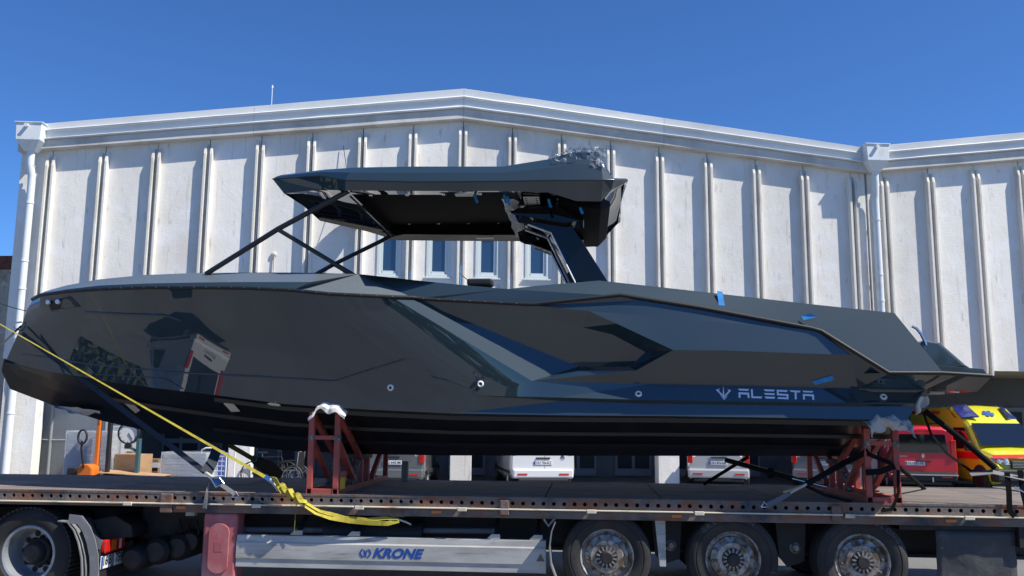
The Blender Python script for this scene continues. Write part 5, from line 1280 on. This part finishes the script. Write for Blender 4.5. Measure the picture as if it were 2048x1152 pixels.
# orange stacker
Y_ = 12.3; c = gp(198, Y_)
sk = thing('pallet_stacker', c, 'orange pallet stacker with tall mast beside the wrapped pallet', 'stacker')
for dx in (-.07, .24): MB().box(c.x+dx-.045, c.x+dx+.045, Y_-.06, Y_+.06, .1, 2.15).build('mast_rail', m_orange if dx < 0 else m_trim, sk, bevel=.01)
MB().box(c.x-.03, c.x+.20, Y_-.03, Y_+.03, 2.03, 2.14).build('mast_head', m_orange, sk)
MB().prism([(c.x-.42, Y_-.35, .08), (c.x+.02, Y_-.35, .08), (c.x+.02, Y_-.35, .55), (c.x-.08, Y_-.35, .64), (c.x-.34, Y_-.35, .64), (c.x-.42, Y_-.35, .50)], [(c.x-.42, Y_+.1, .08), (c.x+.02, Y_+.1, .08), (c.x+.02, Y_+.1, .55), (c.x-.08, Y_+.1, .64), (c.x-.34, Y_+.1, .64), (c.x-.42, Y_+.1, .50)]).build('motor_cover', m_orange, sk, bevel=.05)
MB().box(c.x-.72, c.x-.45, Y_-.3, Y_+.05, .06, .55).build('battery_box', m_trim, sk, bevel=.04)
MB().tube([(c.x-.22, Y_-.36, .55), (c.x-.24, Y_-.5, 1.05), (c.x-.22, Y_-.52, 1.25)], .028, 8).build('tiller', m_trim, sk, smooth=60)
MB().tube([(c.x-.22 + .12*cos(t), Y_-.52, 1.36 + .18*sin(t)) for t in lin(-pi/2, 1.5*pi, 16)], .03, 8).build('tiller_loop', m_trim, sk, smooth=60)
text_part('stacker_lettering', 'JUNGHEINRICH'[:6], .10, m_trim, sk, (c.x-.075, Y_-.062, 1.85), (0, 0, -1), (1, 0, 0))
for dx in (-.30, .1): MB().box(c.x+dx, c.x+dx+.15, Y_-1.1, Y_-.06, .05, .10).build('fork', m_trim, sk)
for dx in (-.3, .2): MB().lathe([(0, -.04), (.07, -.04), (.07, .04), (0, .04)], (c.x+dx, Y_, .07), n=14).build('castor', m_rubber, sk)
# cardboard
def carton(px0, px1, top, Y, label, m, depth=.5, rz=0., h=None):
    x0, x1 = gp(px0, Y).x, gp(px1, Y).x; z1 = wz((px0+px1)/2, top, Y); z0 = max(0, z1 - (h or z1))
    r = thing('cardboard_box', ((x0+x1)/2, Y+depth/2, z0), label, 'box', rz, group='cardboard boxes by the left bay')
    w_ = (x1-x0)/2; hh = z1-z0
    MB().box(-w_, w_, -depth/2, depth/2, 0, hh).build('carton_body', m, r, local=True, bevel=.008)
    for s in (-1, 1): MB().box(-w_+.004, w_-.004, *sorted((s*.004, s*(depth/2-.002))), hh+.001, hh+.007).build('flap', m, r, local=True)
    MB().box(-w_-.002, w_+.002, -depth/2-.002, -depth/2-.0005, hh*.5, hh*.5+.008).build('tape_seam', m_cardd, r, local=True)
    return r
carton(228, 285, 909, 12.9, 'sunlit tan cardboard box with open seam', m_card, .55, -.18)
carton(200, 232, 922, 13.4, 'dull brown carton left of the sunlit box', m_cardd, .5)
carton(222, 262, 903, 13.5, 'dark carton behind the sunlit box', m_cardd, .5)
carton(284, 316, 919, 13.6, 'brown carton with white label right of the sunlit box', m_cardd, .5)
p = gp(296, 13.59); MB().box(p.x+.05, p.x+.35, 13.575, 13.585, wz(300, 935, 13.6), wz(300, 925, 13.6)).build('white_label', m_plate, bpy.data.objects['cardboard_box.003'])
o = bpy.data.objects['cardboard_box.003']
p = at(255, 945, 12.3); zc = p.z
fl = thing('flattened_cardboard', (p.x, 12.3, 0), 'stack of flattened tan cardboard before the boxes', 'cardboard')
for k, (px0, px1, dz) in enumerate(((205, 338, 0), (203, 262, .09), (235, 330, .05))):
    x0, x1 = gp(px0, 12.3).x, gp(px1, 12.3).x; MB().prism([(x0, 12.0+.1*k, zc-.10+dz), (x1, 12.0+.1*k, zc-.14+dz), (x1, 12.7, zc-.12+dz), (x0, 12.7, zc-.04+dz)], [(x0, 12.0+.1*k, zc-.085+dz), (x1, 12.0+.1*k, zc-.125+dz), (x1, 12.7, zc-.105+dz), (x0, 12.7, zc-.025+dz)]).build('card_sheet', m_card, fl)
MB().box(gp(210, 12.3).x, gp(325, 12.3).x, 12.05, 12.65, 0, zc-.145).build('card_stack', m_cardd, fl)
# dial scale 
Y_ = 12.55; cc = at(258, 866, Y_)
dsx = thing('dial_scale', (cc.x, Y_, 0), 'platform scale with big round white dial on a teal post', 'scale')
MB().lathe([(.0, -.02), (.26, -.02), (.26, .03), (0, .03)], cc, n=32).build('dial', m_white, dsx)
MB().lathe([(.26, -.05), (.30, -.05), (.30, .05), (.26, .05)], cc, n=32, close=True).build('dial_ring', m_trim, dsx, smooth=40)
MB().bar(cc + V((0, -.03, 0)), cc + V((.12, -.03, -.17)), .012).build('pointer', m_trim, dsx)
for k in range(12): a = 2*pi*k/12; MB().bar(cc + V((.22*cos(a), -.024, .22*sin(a))), cc + V((.245*cos(a), -.024, .245*sin(a))), .01).build('dial_mark', m_trim, dsx)
mteal = mat('teal_paint', (.05, .12, .14), .5)
MB().box(cc.x+.24, cc.x+.34, Y_-.04, Y_+.08, 0, cc.z-.15).build('post', mteal, dsx, bevel=.01)
MB().box(cc.x-.08, cc.x+.08, Y_-.05, Y_+.05, cc.z-.42, cc.z-.30).build('dial_mount', m_trim, dsx)
MB().box(cc.x-.45, cc.x+.35, Y_-.25, Y_+.45, .02, .14).build('platform', mteal, dsx, bevel=.01)
MB().bar((cc.x, Y_, cc.z-.36), (cc.x+.28, Y_+.02, cc.z-.5), .06).build('dial_arm', mteal, dsx)
# white wire trolley
Y_ = 12.9; x0, x1 = gp(402, Y_).x, gp(452, Y_).x; zt_ = wz(430, 905, Y_)
tr = thing('wire_trolley', ((x0+x1)/2, Y_, 0), 'white wire roll trolley behind the dark ratchet strap', 'trolley')
for x in (x0, x1):
    for y in (Y_, Y_+.6): MB().tube([(x, y, .1), (x, y, zt_)], .022, 8).build('upright', m_white, tr, smooth=60)
MB().tube([(x0, Y_, zt_-.02), (x0, Y_-.02, zt_+.06), (x0+.12, Y_-.02, zt_+.12), (x0+.3, Y_, zt_+.12)], .022, 8).build('handle', m_white, tr, smooth=60)
for k in range(6): z = .2 + (zt_-.3)*k/5; MB().tube([(x0, Y_, z), (x1, Y_, z)], .010, 6).build('side_wire', m_white, tr)
for k in range(7): x = x0 + (x1-x0)*k/6; MB().tube([(x, Y_, .2), (x, Y_, zt_-.1)], .006, 5).build('side_wire', m_white, tr)
MB().box(x0, x1, Y_, Y_+.6, .16, .20).build('shelf', m_white, tr)
for x in (x0, x1): MB().lathe([(0, -.02), (.06, -.02), (.06, .02), (0, .02)], (x, Y_+.05, .06), n=12).build('castor', m_rubber, tr)
bb = at(432, 908, 13.6); bg = MB().box(bb.x-.22, bb.x+.2, 13.5, 13.9, bb.z-.9, bb.z+.10).build('blue_sack', mat('blue_fabric', (.02, .05, .22), .8, bump=(6, .6, O1)), bevel=.1, seg=3); tag(bg, 'dark blue sack standing behind the wire trolley', 'sack')
# wheelchair
Y_ = 13.2; c = gp(585, Y_); r_ = .30
wch = thing('wheelchair', c, 'dark folding wheelchair parked by the forward cradle', 'wheelchair')
for y in (Y_, Y_+.55):
    w0 = MB().tube([(c.x + r_*cos(t), y, .31 + r_*sin(t)) for t in lin(0, 2*pi, 28)], .022, 6, cap=False).build('wheel', m_rubber, wch, smooth=60)
    MB().tube([(c.x + (r_-.04)*cos(t), y-.04, .31 + (r_-.04)*sin(t)) for t in lin(0, 2*pi, 28)], .009, 5, cap=False).build('hand_rim', m_chrome, w0)
    for k in range(10): a = 2*pi*k/10; MB().tube([(c.x, y, .31), (c.x + r_*cos(a), y, .31 + r_*sin(a))], .004, 4).build('spoke', m_chrome, w0)
    MB().tube([(c.x-.62, y, .12), (c.x-.55, y, .48), (c.x+.12, y, .50), (c.x+.16, y, .98), (c.x+.26, y, 1.0)], .014, 6).build('frame_tube', m_chrome, wch, smooth=60)
    MB().tube([(c.x-.50, y, .49), (c.x-.48, y, .72), (c.x+.10, y, .74)], .014, 6).build('armrest', m_trim, wch, smooth=60)
    MB().lathe([(0, -.015), (.075, -.015), (.075, .015), (0, .015)], (c.x-.48, y, .08), n=16).build('castor', m_rubber, wch)
MB().box(c.x-.48, c.x+.12, Y_+.02, Y_+.53, .49, .53).build('seat', m_trim, wch, bevel=.01); MB().box(c.x+.12, c.x+.16, Y_+.02, Y_+.53, .53, .96).build('backrest', m_trim, wch, bevel=.01)
MB().box(c.x-.78, c.x-.58, Y_+.05, Y_+.5, .10, .13).build('footrest', m_trim, wch)
# bicycle behind
bc = thing('bicycle', gp(540, 13.9), 'dark bicycle leaning behind the wheelchair', 'bicycle'); c = gp(540, 13.9)
for dx in (-.5, .5):
    w0 = MB().tube([(c.x + dx + .33*cos(t), 13.9, .34 + .33*sin(t)) for t in lin(0, 2*pi, 28)], .02, 6, cap=False).build('wheel', m_rubber, bc, smooth=60)
    for k in range(12): a = 2*pi*k/12; MB().tube([(c.x+dx, 13.9, .34), (c.x+dx+.33*cos(a), 13.9, .34+.33*sin(a))], .003, 4).build('spoke', m_chrome, w0)
F_ = [(c.x-.5, 13.9, .34), (c.x-.08, 13.9, .32), (c.x-.22, 13.9, .80), (c.x+.32, 13.9, .82), (c.x+.36, 13.9, .70), (c.x+.5, 13.9, .34)]
for a, b in ((0, 1), (0, 2), (1, 2), (2, 3), (1, 4), (4, 5), (3, 4)): MB().tube([F_[a], F_[b]], .017, 6).build('frame_tube', m_trim, bc)
MB().tube([F_[3], (c.x+.30, 13.9, .98), (c.x+.22, 13.65, 1.02)], .013, 6).build('handlebar', m_trim, bc); MB().tube([(c.x+.30, 13.9, .98), (c.x+.22, 14.15, 1.02)], .013, 6).build('handlebar', m_trim, bc)
MB().box(c.x-.36, c.x-.10, 13.83, 13.97, .90, .95).build('saddle', m_trim, bc, bevel=.02); MB().tube([F_[2], (c.x-.24, 13.9, .91)], .014, 6).build('seat_post', m_chrome, bc)

# ------------------------------------------------------------------ across the yard: what the gloss of the hull mirrors
rv = hatch('parked_van', 1086, 979, 0, 'white delivery van across the yard mirrored in the bow', m_carw, 'DU 514-HT', 'van')
rv.location = (-10.3, -6.4, 0); rv.rotation_euler = (0, 0, pi/2 + .1); FRAME[rv.name] = Matrix.Identity(4)
hp, hn = surf(905, 735, 0)
if hp:
    d_ = (hp - CAM).normalized(); r_ = (d_ - hn*2*d_.dot(hn)).normalized(); P_ = hp + r_*9.2
    per = thing('person', (P_.x, P_.y, 0), 'person in a lilac shirt with both arms raised, mirrored in the hull flank', 'person', atan2(P_.x - hp.x, -(P_.y - hp.y)) + 0)
    def figure(name, pts, edges, rad, m, parent, root=0, sub=1):
        me = bpy.data.meshes.new(name); me.from_pydata(pts, edges, []); me.materials.append(m)
        o = bpy.data.objects.new(name, me); COL.objects.link(o); o.parent = parent; FRAME[o.name] = FRAME[parent.name]
        sk_ = o.modifiers.new('skin', 'SKIN'); me.skin_vertices or None
        if not me.skin_vertices: me.skin_vertices.new() if hasattr(me.skin_vertices, 'new') else None
        for i, r in enumerate(rad):
            sv = me.skin_vertices[0].data[i]; sv.radius = (r, r) if not isinstance(r, tuple) else r; sv.use_root = (i == root)
        ss = o.modifiers.new('smooth', 'SUBSURF'); ss.levels = sub; ss.render_levels = sub
        return o
    m_skin = mat('skin', (.42, .24, .17), .55); m_shirt = mat('lilac_shirt', (.45, .42, .62), .85); m_jean = mat('dark_trousers', (.05, .06, .09), .85); m_hair = mat('dark_hair', (.02, .015, .012), .6)
    def limbset():
        P = [(0,0,.95),(0,0,1.15),(0,0,1.38),(0,.01,1.50),(0,0,1.58)]; E = [(0,1),(1,2),(2,3),(3,4)]; R = [(.165,.11),(.15,.10),(.17,.11),(.06,.06),(.055,.055)]
        return P, E, R
    try:
        bp, be, br = limbset()
        for s in (-1, 1):
            i = len(bp); bp += [(s*.19,0,1.43),(s*.31,-.10,1.52),(s*.20,-.24,1.74),(s*.16,-.26,1.80)]; be += [(2,i),(i,i+1),(i+1,i+2),(i+2,i+3)]; br += [.065,.050,.036,.030]
            i = len(bp); bp += [(s*.09,0,.88),(s*.11,-.01,.50),(s*.12,.02,.10),(s*.13,-.12,.05)]; be += [(0,i),(i,i+1),(i+1,i+2),(i+2,i+3)]; br += [.095,.065,.048,.04]
        body = figure('body', bp, be, br, m_skin, per)
        hd = MB().lathe([(0,-.12),(.045,-.115),(.075,-.06),(.082,.0),(.08,.05),(.055,.10),(0,.12)], (0,-.01,1.68), 'Z', 16); hd.build('head', m_skin, per, smooth=80, local=True)
        hr = MB().lathe([(.086,-.03),(.09,.03),(.078,.075),(.05,.115),(0,.13)], (0,.012,1.685), 'Z', 16); hr.build('hair', m_hair, per, smooth=80, local=True)
        nb = MB().prism([(-.012,-.085,1.65),(.012,-.085,1.65),(0,-.08,1.70)], [(-.012,-.11,1.652),(.012,-.11,1.652),(0,-.09,1.70)]); nb.build('nose', m_skin, per, local=True)
        sp, se, sr = [(0,0,.90),(0,0,1.15),(0,0,1.37),(0,.005,1.46)], [(0,1),(1,2),(2,3)], [(.185,.13),(.17,.12),(.19,.13),(.085,.085)]
        for s in (-1, 1):
            i = len(sp); sp += [(s*.19,0,1.43),(s*.28,-.075,1.50)]; se += [(2,i),(i,i+1)]; sr += [.085,.070]
        figure('shirt', sp, se, sr, m_shirt, per)
        tp, te, tr_ = [(0,0,.98),(0,0,.88)], [(0,1)], [(.175,.125),(.165,.12)]
        for s in (-1, 1):
            i = len(tp); tp += [(s*.10,0,.80),(s*.11,-.01,.48),(s*.12,.02,.09)]; te += [(1,i),(i,i+1),(i+1,i+2)]; tr_ += [.105,.08,.068]
        figure('trousers', tp, te, tr_, m_jean, per)
        for s in (-1, 1):
            for k in range(4): MB().tube([(s*.16+(k-1.5)*.018,-.265,1.82),(s*.15+(k-1.5)*.020,-.29,1.86+.008*(k%3)),(s*.12+(k-1.5)*.018,-.30,1.885)], [.010,.009,.007], 6).build('finger', m_skin, body, local=True)
            MB().tube([(s*.14,-.25,1.80),(s*.105,-.27,1.83),(s*.095,-.285,1.86)], [.012,.010,.008], 6).build('thumb', m_skin, body, local=True)
        MB().box(-.16, .0, -.31, -.30, 1.83, 1.91).build('phone_case', m_trim, per, local=True, bevel=.005)
    except Exception as e: print('FIGURE', e)
